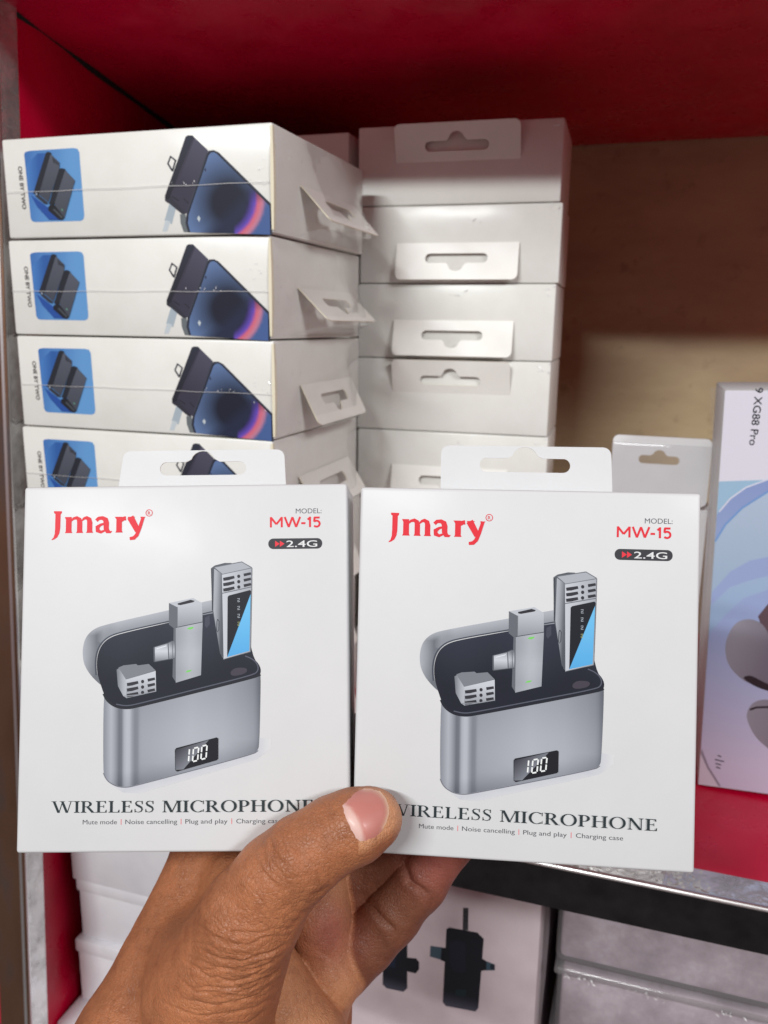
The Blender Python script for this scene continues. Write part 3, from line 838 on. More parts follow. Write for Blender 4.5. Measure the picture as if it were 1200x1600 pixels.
# clear plastic cases, two deep in sight
M_frost = mat('milky_case_content', (0.5, 0.47, 0.49), 0.6)
n = noise(M_frost, 34, 6, 0.7); r = ramp(M_frost, n.outputs[0], [(0.3, (0.27, 0.21, 0.245)), (0.5, (0.42, 0.345, 0.39)), (0.7, (0.62, 0.55, 0.60))]); lk(M_frost, r.outputs[0], P(M_frost).inputs['Base Color'])
M_case = make_film('scuffed_clear_plastic', 0.25, (0.95, 0.93, 0.94), 0.12)
GC = 'clear plastic cases stacked in the lower bay'
zt = -0.3225
cases = ['upper clear plastic case in the lower bay, directly under the dark steel edge', 'second clear plastic case down in the lower bay, at the bottom right of the photo', 'third clear plastic case of the lower bay stack, out of sight']
for k in range(7):
    hh = 0.0525
    z1 = zt - k * (hh + 0.0006)
    z0 = z1 - hh
    if z0 < LB: break
    t = thing('plastic_case', cases[min(k, 2)] if k < 3 else ['fourth', 'fifth', 'sixth', 'bottom'][k - 3] + ' clear plastic case of the lower bay stack, out of sight', 'case', (0.04 + 0.002 * (k % 2), 0.50, z0), group=GC)
    rbox('case_insert', -0.0675, 0.0775, -0.0535, 0.235, 0.002, hh - 0.004, 0.003, M_frost, t)
    rbox('case_shell', -0.0700, 0.0800, -0.0570, 0.240, 0.0, hh - 0.0012, 0.005, M_case, t, 3)
    rbox('lid_rim', -0.0718, 0.0818, -0.0597, 0.242, hh - 0.0052, hh, 0.0016, M_case, t, 3)
    mbc = MB(); rc = random.Random(k)
    for cx0, n_ in ((-0.058, 12), (-0.02, 10), (0.03, 8)):
        for _ in range(n_):
            glint_sliver(mbc, rc, (cx0 + rc.uniform(-.010, .012), -0.0602, hh - 0.0035 + rc.uniform(-.0025, .001)), 0.0012, 0.004)
    tag(mbc.build('scuff', M_crease_glint, t), kind='stuff')  # white slivers painted as highlights along the lid seam

# white cardboard boxes with lids, lower left
M_plain = make_card('plain_white_box', (0.70, 0.70, 0.74), (0.77, 0.77, 0.80), 0.25)
GW = 'plain white boxes stacked in the lower left bay'
lids = ['uppermost plain white box glimpsed under the left held box', 'second plain white box in the lower left stack, left of the wrist', 'third plain white box in the lower left stack, its lid edge catching light', 'fourth plain white box in the lower left stack, drawn forward at the bottom']
zs_ = [(-0.330, -0.3985), (-0.3992, -0.4480), (-0.4487, -0.5020), (-0.5030, -0.5560), (-0.5567, -0.6775)]
M_sh = [0, 0.0012, -0.003, -0.016, 0.0]
for k, (z1, z0) in enumerate(zs_):
    x0 = -0.3787 + [0.0, 0.0025, 0.0, -0.003, 0.0][k]
    y0 = 0.4385 + [0.0, 0.003, 0.0, -0.022, 0.0][k]
    x0 += 0.0012
    t = thing('white_box', lids[k] if k < 4 else 'lowest plain white box of the lower left stack, standing on the bottom board', 'box', (x0 + 0.075, y0 + 0.06, z0), group=GW)
    h = z1 - z0
    rbox('box_base', -0.0738, 0.0738, -0.0588, 0.0588, 0, h * 0.86, 0.001, M_plain, t)
    rbox('box_lid', -0.0752, 0.0752, -0.0602, 0.0602, h * 0.80, h, 0.0012, M_plain, t)

# things of the next bay glimpsed past the left post
tag(rbox('white_box', -0.60, -0.44, 0.56, 0.70, -0.60, -0.42, 0.002, M_plain), 'pale blue-white box of the next bay glimpsed left of the rusty post', 'box')
slab('neighbour_board', [(-0.80, 0.45, -0.622), (-0.405, 0.45, -0.622), (-0.405, 0.79, -0.622), (-0.80, 0.79, -0.622)], 0.02, M_red)

# ------------------------------------------------------------------ the two held microphone boxes
BW, BH, BD = 0.110, 0.1212, 0.040
ART = [[0.0606773, 0.00055779, -40.543811], [-0.00054745, -0.0597789, 38.584705]]
def case_picture(parent):
    I = Ink(-BD / 2, 0, BH / 2, ART)
    G = lambda v: ink(v * .95, v * .95 + 5, v * .95 + 13)
    # printed soft shadow on the white ground under the case
    def shd(x, y):
        d = max(0.0, (y - (1310 - (x - 400) * 0.27)) / 75)
        e = max(0, (x - 1070) / 70)
        return mixc(ink(196, 200, 208), (.627, .637, .647), max(d, e, (330 - x) / 110) ** 0.6 if max(d, e, (330 - x) / 110) > 0 else 0)
    I.grad([(225, 1225), (260, 1290), (330, 1330), (420, 1335), (1060, 1150), (1140, 1090), (1140, 1040), (1070, 1030), (400, 1200)], shd, 14, 8)
    # lid outside
    lid = [(220, 760), (150, 695), (115, 640), (103, 590), (104, 530), (120, 478), (160, 436), (225, 410), (580, 330), (820, 272), (900, 262), (960, 300), (900, 345), (580, 395), (330, 452), (255, 476), (212, 512), (187, 560), (178, 620), (184, 690)]
    def lidc(x, y):
        if x < 215 and y > 470:
            t = (x - 103) / 80
            return mixc(G(176), G(112), t * 1.1 + 0.12 * math.sin(y * 0.02))
        t = (y - (410 - (x - 225) * 0.22)) / 60
        return mixc(G(182), G(146), t + (0.25 if x < 260 else 0))
    I.grad(soft(lid), lidc, 22, 14)
    I.stroke(softline([(178, 690), (172, 620), (182, 555), (208, 508), (252, 472), (330, 448), (580, 392), (840, 334)]), 7, ink(66, 72, 84))
    I.grad(soft([(186, 690), (180, 620), (190, 560), (214, 514), (256, 480), (330, 456), (580, 399), (840, 341), (1000, 330), (1040, 590), (1085, 640), (1086, 690), (1040, 706), (400, 866), (340, 873), (280, 860), (235, 824), (220, 790)]),
           lambda x, y: mixc(ink(44, 50, 64), ink(24, 29, 42), (y - 380) / 300 + 0.15 * math.sin(x * 0.015)), 14, 10)
    I.fill([(780, 372), (805, 358), (806, 408), (788, 430), (778, 415)], ink(66, 70, 84))
    # case front
    body = [(220, 790), (235, 825), (280, 862), (340, 874), (400, 866), (1040, 706), (1080, 688), (1086, 700), (1075, 1072), (1066, 1100), (1040, 1120), (400, 1290), (350, 1300), (300, 1297), (255, 1275), (232, 1250), (220, 1222)]
    st_ = [(218, 140), (232, 150), (262, 182), (285, 160), (306, 112), (322, 118), (338, 186), (362, 190), (380, 150), (398, 124), (425, 152), (520, 158), (700, 172), (880, 166), (1000, 152), (1050, 142), (1068, 120), (1087, 104)]
    def bodyc(x, y):
        for (xa, a), (xb, b) in zip(st_, st_[1:]):
            if x <= xb:
                v = a + (b - a) * max(0, (x - xa) / (xb - xa)); break
        else: v = 104
        v += (12 * math.sin((y - 850) / 140) if x > 420 else 0) - 26 * max(0, (y - (1200 - (x - 400) * 0.26)) / 90)
        return ink(v * .94, v * .94 + 5, v * .94 + 14)
    I.grad(soft(body), bodyc, 60, 14)
    I.stroke(softline([(221, 792), (238, 828), (282, 862), (342, 873), (402, 864), (1040, 704), (1084, 686)]), 14, ink(30, 34, 44))
    I.stroke(softline([(290, 850), (345, 860), (402, 850), (720, 770), (1040, 690), (1072, 668), (1070, 630), (1040, 600), (1000, 584)]), 6, ink(86, 90, 104))
    I.stroke(softline([(222, 1225), (234, 1254), (256, 1278), (300, 1300), (350, 1303), (400, 1293), (1040, 1123), (1068, 1102)]), 5, ink(112, 114, 124))
    I.fill(soft([(915, 675), (945, 648), (1015, 650), (1005, 682), (930, 698)]), ink(66, 62, 74))
    # receiver block with its plug
    I.fill([(580, 290), (628, 312), (628, 425), (618, 428), (618, 728), (600, 700), (606, 430), (580, 410)], G(104))
    I.grad([(496, 537), (570, 515), (600, 500), (612, 508), (612, 598), (578, 602), (500, 616)], lambda x, y: mixc(G(214), G(120), abs(y - 555) / 62 + (0.3 if x > 575 else 0)), 6, 8)
    I.stroke([(497, 536), (570, 514), (600, 500)], 4, G(84)); I.stroke([(500, 617), (578, 603), (612, 598)], 4, G(84)); I.stroke([(512, 545), (566, 528)], 5, G(232)); I.stroke([(498, 537), (500, 616)], 8, G(90)); I.stroke([(575, 512), (580, 604)], 5, G(90)); I.stroke([(600, 502), (602, 600)], 4, G(110))
    I.fill([(580, 290), (715, 262), (766, 292), (628, 314)], G(196))
    I.fill([(628, 292), (700, 272), (724, 278), (715, 286), (645, 302), (630, 300)], ink(40, 42, 50))
    I.grad([(626, 314), (766, 292), (766, 394), (626, 424)], lambda x, y: mixc(G(196), G(150), (y - 300) / 120), 4, 4)
    I.grad([(618, 428), (767, 397), (757, 690), (618, 732)], lambda x, y: mixc(G(186), G(158), abs(x - 700) / 90 + 0.2 * math.sin(y * 0.03)), 6, 6)
    I.stroke([(618, 427), (767, 396)], 4, G(70)); I.stroke([(628, 312), (627, 426)], 3, G(120))
    I.fill([(680, 436), (690, 426), (718, 422), (714, 431), (700, 438)], ink(120, 206, 100)); I.fill([(670, 675), (682, 664), (706, 660), (702, 668), (690, 673)], ink(120, 206, 100))
    # tall transmitter
    I.fill([(814, 96), (835, 80), (890, 66), (928, 66), (925, 78), (880, 120), (882, 600), (872, 590), (820, 330)], G(88))
    I.grad([(832, 98), (876, 128), (884, 602), (862, 570), (826, 330)], lambda x, y: mixc(G(178), G(84), (x - 835) / 40 + (y - 300) / 900), 3, 6)
    I.stroke([(818, 100), (822, 330)], 6, G(60)); I.stroke([(850, 380), (858, 392), (856, 440), (848, 452), (844, 440), (846, 392), (850, 380)], 4, G(60))
    I.fill([(832, 90), (985, 60), (1040, 92), (878, 128)], G(178)); I.stroke([(832, 90), (985, 60), (1040, 92)], 5, G(110))
    I.grad([(875, 130), (1042, 94), (1040, 215), (1030, 562), (882, 604)], lambda x, y: mixc(G(206), G(172), (x - 880) / 160), 4, 4)
    I.stroke([(875, 130), (1042, 94)], 4, G(120)); I.stroke([(1041, 94), (1039, 215), (1030, 560), (884, 602)], 4, G(112)); I.stroke([(876, 236), (1040, 200)], 5, G(110))
    def slits(x0, y0, dx, sc=1.0):
        for k in range(3):
            y = y0 + k * 30 * sc
            I.stroke([(x0 + 4, y + 8), (x0 + 30, y + 4), (x0 + 66 * sc, y - 5)], [17, 19, 15], ink(46, 48, 56)); I.stroke([(x0 + 118 * sc, y - 16), (x0 + 158 * sc, y - 25)], [16, 14], ink(46, 48, 56))
            I.fill(arc(x0 + 90 * sc, y - 9, 9, 10, 0, 330, 8), ink(46, 48, 56))
    slits(878, 150, 0)
    I.fill([(906, 256), (914, 248), (1030, 218), (1036, 224), (1024, 556), (902, 590)], ink(22, 26, 36))
    I.grad([(1034, 240), (1024, 556), (902, 590)], lambda x, y: mixc(ink(110, 190, 236), ink(84, 168, 224), (y - 300) / 280), 4, 4)
    for k, ch in enumerate(('8', 'o', '2', '8')):
        yy = 274 + k * 44
        I.stroke([(960, yy - 8), (972, yy - 10), (970, yy), (962, yy + 2), (962, yy + 10), (974, yy + 8)], 2.6, ink(190, 200, 210) if k < 3 else ink(170, 180, 120))
    # short transmitter in its slot
    I.grad([(292, 660), (310, 648), (345, 712), (348, 815), (330, 805), (300, 750)], lambda x, y: mixc(G(120), G(190), (x - 295) / 45), 3, 4)
    I.fill([(302, 648), (330, 636), (400, 628), (410, 636), (470, 628), (508, 664), (345, 714)], G(128))
    I.grad([(345, 714), (508, 666), (511, 780), (345, 817)], lambda x, y: mixc(G(208), G(150), (y - 700) / 110), 4, 4)
    slits(346, 734, 0)
    I.stroke([(335, 805), (430, 796), (512, 776)], 5, G(150))
    # display
    I.fill([(614, 1098), (622, 1088), (842, 1030), (851, 1036), (850, 1146), (842, 1154), (626, 1216), (616, 1208)], ink(24, 26, 34))
    I.grad([(617, 1098), (800, 1044), (660, 1204), (618, 1208)], lambda x, y: mixc(ink(40, 42, 52), ink(128, 132, 142), max(0, ((x - 617) + (y - 1060)) / 190) ** 1.5 if (x - 617) + (y - 1060) > 0 else 0), 8, 8)
    wh = ink(235, 240, 245)
    def seg(x0, y0, segs, w=28, h=36):
        q = lambda a, b: (x0 + a * w - b * 0.0 + (1 - b / 2) * 6, y0 + b * h - a * 7)
        pos = {'a': ((0.12, 0), (0.88, 0)), 'g': ((0.12, 1), (0.88, 1)), 'd': ((0.12, 2), (0.88, 2)), 'f': ((0, 0.1), (0, 0.9)), 'b': ((1, 0.1), (1, 0.9)), 'e': ((0, 1.1), (0, 1.9)), 'c': ((1, 1.1), (1, 1.9))}
        for s_ in segs:
            a, b = pos[s_]; I.stroke([q(*a), q(*b)], 8, wh)
    seg(660, 1098, 'bc'); seg(710, 1090, 'abcdef'); seg(756, 1078, 'abcdef')
    return I.build('product_picture', parent)

def mic_product(label, centre, ax, dep, up, tabx, group):
    ax = Vector(ax).normalized(); up = -Vector(up); up = (up - ax * up.dot(ax)).normalized(); dep = -ax.cross(up); 
    if dep.y < 0: dep = -dep
    base = Vector(centre) - up * BH / 2 + dep * BD / 2
    M = Matrix(((ax.x, dep.x, up.x, base.x), (ax.y, dep.y, up.y, base.y), (ax.z, dep.z, up.z, base.z), (0, 0, 0, 1)))
    t = thing('microphone_box', label, 'box', matrix=M, group=group)
    rbox('carton_body', -BW / 2, BW / 2, -BD / 2, BD / 2, 0, BH, 0.0011, M_card, t, 3)
    w = 0.0635
    top = BH + 0.0180
    skew = 0.0018 if tabx < 0 else -0.0006
    outer = [(tabx - w / 2 - skew, BH - 0.001), (tabx + w / 2 + 0.0006, BH - 0.001), (tabx + w / 2 - 0.0002, top - 0.003)] + arc(tabx + w / 2 - 0.0032, top - 0.003, 0.003, 0.003, 0, 90, 4) + arc(tabx - w / 2 + 0.0035, top - 0.003, 0.003, 0.003, 90, 180, 4)
    slot = euro_slot(0.0335, 0.0052, 0.0105, 0.0042, tabx, BH + 0.0083)
    plate(outer, [slot], 0.0006, lambda u, v, q: (u, BD / 2 - 0.0003 - q, v), 'hang_tab', [M_card, M_edge], t)
    red, dark = ink(226, 44, 58), ink(40, 52, 56)
    I = Ink(-BD / 2, 0, BH / 2)
    # wordmark
    f = lambda l: I.fill(l, red)
    f([(-44.6, 52.3), (-41.9, 52.25), (-41.9, 51.6), (-42.3, 51.2), (-42.35, 46.6), (-42.6, 44.8), (-43.3, 43.4), (-44.3, 42.7), (-45.2, 42.45), (-45.2, 42.75), (-44.6, 43.3), (-44.2, 44.6), (-44.1, 46.5), (-44.1, 51.3), (-44.6, 51.7)])
    def foot(x0, x1): f([(x0 - 0.35, 44.8), (x1 + 0.35, 44.8), (x1 + 0.02, 45.5), (x0 - 0.02, 45.5)])
    f([(-40.9, 50.25), (-38.5, 50.25), (-38.5, 45.3), (-40.45, 45.3), (-40.45, 49.3)]); foot(-40.4, -38.55)
    I.stroke([(-38.7, 48.9), (-37.9, 49.7), (-36.8, 49.95), (-36.0, 49.4), (-35.75, 48.3), (-35.75, 45.2)], [0.5, 0.9, 1.2, 1.6, 1.8, 1.8], red); foot(-36.6, -34.9)
    I.stroke([(-35.1, 48.9), (-34.3, 49.7), (-33.5, 49.95), (-32.6, 49.4), (-32.35, 48.3), (-32.35, 45.2)], [0.5, 0.9, 1.2, 1.6, 1.8, 1.8], red); foot(-33.2, -31.5)
    I.stroke([(-30.1, 48.9), (-29.3, 49.7), (-28.0, 49.8), (-27.0, 49.2), (-26.75, 48.2), (-26.7, 46.2), (-26.2, 45.2), (-25.2, 44.95), (-24.75, 45.3)], [1.2, 1.2, 1.3, 1.8, 1.9, 1.8, 1.5, 0.7, 0.2], red)
    I.stroke([(-26.9, 48.0), (-28.6, 47.5), (-29.7, 46.7), (-29.6, 45.5), (-28.5, 45.0), (-27.3, 45.5), (-26.8, 46.2)], [0.6, 0.9, 1.5, 1.5, 1.0, 0.7, 0.6], red)
    f([(-23.9, 50.15), (-21.4, 50.15), (-21.4, 45.3), (-23.3, 45.3), (-23.3, 49.3)]); foot(-23.25, -21.45)
    I.stroke([(-21.5, 48.6), (-20.9, 49.5), (-20.05, 49.6)], [0.6, 1.4, 1.5], red)
    I.stroke([(-18.6, 50.0), (-16.0, 45.3)], [2.3, 1.9], red); I.fill([(-19.5, 50.1), (-16.9, 50.1), (-17.3, 49.6), (-19.3, 49.6)], red)
    I.stroke([(-14.2, 50.0), (-15.3, 46.4), (-16.3, 43.9), (-17.3, 42.9), (-18.7, 42.7)], [1.1, 1.2, 1.3, 1.3, 1.0], red); I.fill([(-15.2, 50.05), (-13.4, 50.05), (-13.9, 49.5), (-14.9, 49.5)], red)
    I.fill(arc(-12.2, 51.35, 1.2, 1.2, 0, 360, 18)[:-1], red, hole=arc(-12.2, 51.35, 0.98, 0.98, 0, 360, 18)[:-1]); I.text('R', -12.2, 50.75, 1.2, red, align='CENTER')
    I.build('logo_print', t)
    I = Ink(-BD / 2, 0, BH / 2)
    I.text('MODEL:', 46.2, 50.6, 1.75, ink(96, 98, 104), width=8.7, align='RIGHT')
    y0, hc, w_ = 45.95, 3.5, 0.66
    def bar(l): I.stroke([(28.75 + a, y0 + b * hc) for a, b in l], w_, red)
    bar([(0.33, 0), (0.33, 1)]); bar([(4.0, 0), (4.0, 1)]); bar([(0.3, 0.97), (2.17, 0.30)]); bar([(4.03, 0.97), (2.17, 0.30)])
    bar([(5.0, 1), (6.35, 0.02)]); bar([(6.35, 0.02), (7.6, 0.98)]); bar([(7.6, 0.98), (8.85, 0.02)]); bar([(8.85, 0.02), (10.2, 1)])
    bar([(10.6, 0.38), (12.0, 0.38)])
    bar([(13.55, 0), (13.55, 1)]); bar([(13.6, 0.93), (12.75, 0.72)])
    bar([(16.8, 0.91), (14.95, 0.91)]); bar([(15.1, 0.95), (14.95, 0.52)])
    I.stroke([(28.75 + 15.75 + 1.05 * math.cos(R(q)), y0 + hc * 0.32 + 1.1 * math.sin(R(q)) * 0.92) for q in range(140, -151, -20)], w_, red)
    I.build('model_print', t)
    I = Ink(-BD / 2, 0, BH / 2)
    I.fill(rrect(28.2, 38.65, 46.4, 42.2, 1.7, 6), ink(56, 58, 64))
    for x in (30.5, 32.1): I.fill([(x, 41.45), (x + 1.55, 40.4), (x, 39.35)], ink(230, 56, 70))
    I.text('2.4G', 34.3, 39.3, 2.25, ink(226, 228, 230), width=10.4, bold=0.006)
    I.build('badge_print', t)
    case_picture(t)
    I = Ink(-BD / 2, 0, BH / 2)
    serif_line(I, 'WIRELESS MICROPHONE', -43.4, -47.55, 3.75, 86.7, dark)
    I.build('title_print', t)
    I = Ink(-BD / 2, 0, BH / 2)
    for s_, x, w_ in (('Mute mode', -33.0, 11.3), ('Noise cancelling', -18.9, 17.1), ('Plug and play', 0.9, 13.9), ('Charging case', 17.7, 14.9)):
        I.text(s_, x, -51.3, 1.55, ink(84, 86, 92), width=w_)
    for x in (-20.3, -0.5, 16.2): I.fill([(x - 0.1, -51.5), (x + 0.1, -51.5), (x + 0.1, -49.7), (x - 0.1, -49.7)], ink(232, 110, 120))
    I.build('feature_print', t)
    return t
GM = 'microphone boxes held in the hand'
mic_product('left white wireless microphone box held by the thumb, red wordmark top left', (-0.1421, 0.2267, -0.1121), (0.9536, 0.2998, 0.0269), (-0.279, 0.9139, -0.295), (0.113, -0.2738, -0.9551), -0.0030, GM)
mic_product('right white wireless microphone box held beside the other, nearer the blue headphone box', (-0.0332, 0.2548, -0.1112), (0.9783, 0.2067, 0.0148), (-0.1977, 0.9523, -0.2326), (0.0622, -0.2246, -0.9725), 0.0014, GM)

# ------------------------------------------------------------------ the hand: one continuous skin grown from a distance field
CAMR = np.array([cx, cy, cz]).T          # camera axes (right, down, forward) as columns
FPX = 1300.0
def cpt(u, v, d):
    return np.array([(u - 600) / FPX * d, (v - 800) / FPX * d, d])
def cone(p, a, b, ra, rb):
    ba = b - a
    t = np.clip(((p - a) @ ba) / (ba @ ba), 0, 1)
    q = p - a - t[:, None] * ba
    return np.sqrt((q * q).sum(1)) - (ra + (rb - ra) * t)
def smin(a, b, k):
    h = np.maximum(k - np.abs(a - b), 0) / k
    return np.minimum(a, b) - h * h * h * k / 6
def chain(p, js, k):
    d = None
    for (a, b) in zip(js, js[1:]):
        c = cone(p, cpt(*a[:3]), cpt(*b[:3]), a[3], b[3])
        d = c if d is None else smin(d, c, k)
    return d
def fields(p):
    thumb = chain(p, [(330, 1560, .2875, .0232), (392, 1432, .2690, .0158), (432, 1374, .2650, .0134), (474, 1337, .2625, .0122), (520, 1305, .2625, .0110), (560, 1289, .2625, .0107), (584, 1278, .2640, .0089)], .006)
    back = chain(p, [(60, 1990, .335, .0300), (236, 1668, .311, .0312), (345, 1318, .334, .0160), (392, 1190, .3300, .0105), (425, 1090, .3270, .0088)], .012)
    web = chain(p, [(330, 1500, .300, .0190), (392, 1420, .300, .0130), (372, 1380, .310, .0120)], .010)
    g1 = smin(smin(thumb, back, .016), web, .014)
    heel = chain(p, [(398, 1508, .309, .0150), (462, 1640, .312, .0190), (500, 1740, .318, .0220)], .008)
    knuck = chain(p, [(345, 1330, .336, .0150), (430, 1410, .345, .0150), (500, 1500, .346, .0140), (480, 1640, .340, .0180)], .012)
    g1 = smin(g1, smin(knuck, heel, .006), .0035)
    mound = chain(p, [(484, 1625, .333, .0120), (512, 1522, .3295, .0123), (496, 1425, .3290, .0118), (500, 1380, .334, .0110)], .008)
    pinky = chain(p, [(535, 1512, .336, .0120), (572, 1472, .3335, .0116), (612, 1428, .3325, .0114), (657, 1374, .3300, .0110), (700, 1312, .3270, .0104), (722, 1270, .3255, .0088)], .004)
    ring = chain(p, [(500, 1440, .345, .0120), (560, 1375, .342, .0112), (620, 1320, .336, .0106), (668, 1240, .3290, .0095), (690, 1190, .3275, .0085)], .004)
    midf = chain(p, [(450, 1400, .345, .0130), (525, 1310, .338, .0112), (560, 1225, .3300, .0100), (578, 1140, .3275, .0086)], .004)
    g2 = smin(mound, pinky, .0022)
    g2 = smin(smin(g2, ring, .0012), midf, .0012)
    return g1, g2, np.minimum(heel, mound)
def sdf(p):
    a, b, _ = fields(p)
    return smin(a, b, .0018)

def surface_nets(f, lo, h):
    """quads of the zero level of the grid f"""
    nx, ny, nz = f.shape
    s = f < 0
    c = np.zeros((nx - 1, ny - 1, nz - 1), np.int8)
    for i in (0, 1):
        for j in (0, 1):
            for k in (0, 1):
                c += s[i:nx - 1 + i, j:ny - 1 + j, k:nz - 1 + k]
    act = (c > 0) & (c < 8)
    idx = -np.ones(act.shape, np.int64)
    cells = np.argwhere(act)
    idx[act] = np.arange(len(cells))
    acc = np.zeros((len(cells), 3)); cnt = np.zeros(len(cells))
    I, J, K = cells.T
    for ax in range(3):
        o1, o2 = [a for a in range(3) if a != ax]
        for a in (0, 1):
            for b in (0, 1):
                d0 = [0, 0, 0]; d0[o1] = a; d0[o2] = b
                d1 = list(d0); d1[ax] = 1
                f0 = f[I + d0[0], J + d0[1], K + d0[2]]; f1 = f[I + d1[0], J + d1[1], K + d1[2]]
                m = (f0 < 0) != (f1 < 0)
                t = np.where(m, f0 / np.where(m, f0 - f1, 1), 0)
                pt = np.zeros((len(cells), 3)); pt[:, o1] = a; pt[:, o2] = b; pt[:, ax] = t
                acc[m] += pt[m]; cnt[m] += 1
    v = lo + (cells + acc / cnt[:, None]) * h
    quads = []
    for ax in range(3):
        o1, o2 = [a for a in range(3) if a != ax]
        sl0 = [slice(None)] * 3; sl1 = [slice(None)] * 3
        sl0[ax] = slice(0, -1); sl1[ax] = slice(1, None)
        s0, s1 = s[tuple(sl0)], s[tuple(sl1)]
        e = np.argwhere(s0 != s1)
        e = e[(e[:, o1] > 0) & (e[:, o2] > 0) & (e[:, o1] < f.shape[o1] - 1) & (e[:, o2] < f.shape[o2] - 1)]
        q = []
        for a, b in ((1, 1), (0, 1), (0, 0), (1, 0)):
            w = e.copy(); w[:, o1] -= a; w[:, o2] -= b
            q.append(idx[w[:, 0], w[:, 1], w[:, 2]])
        q = np.array(q).T
        flip = s[e[:, 0], e[:, 1], e[:, 2]]
        if ax == 1: flip = ~flip
        q[~flip] = q[~flip][:, ::-1]
        quads.append(q)
    return v, np.vstack(quads)

def polydist(u, v, pts):
    d = np.full(len(u), 1e9)
    for (xa, ya), (xb, yb) in zip(pts, pts[1:]):
        bx, by = xb - xa, yb - ya
        t = np.clip(((u - xa) * bx + (v - ya) * by) / (bx * bx + by * by), 0, 1)
        d = np.minimum(d, np.hypot(u - xa - t * bx, v - ya - t * by))
    return d
def vnoise(p, seed):
    """smooth lattice noise in [-1, 1]"""
    i = np.floor(p).astype(np.int64); f = p - i; f = f * f * (3 - 2 * f)
    def hsh(q):
        n = (q[:, 0] * 73856093) ^ (q[:, 1] * 19349663) ^ (q[:, 2] * 83492791) ^ (seed * 2654435)
        n = (n ^ (n >> 13)) * 1274126177
        return ((n ^ (n >> 16)) & 0xffff) / 32767.5 - 1
    r = 0
    for a in (0, 1):
        for b in (0, 1):
            for c in (0, 1):
                w = (f[:, 0] if a else 1 - f[:, 0]) * (f[:, 1] if b else 1 - f[:, 1]) * (f[:, 2] if c else 1 - f[:, 2])
                r = r + w * hsh(i + [a, b, c])
    return r

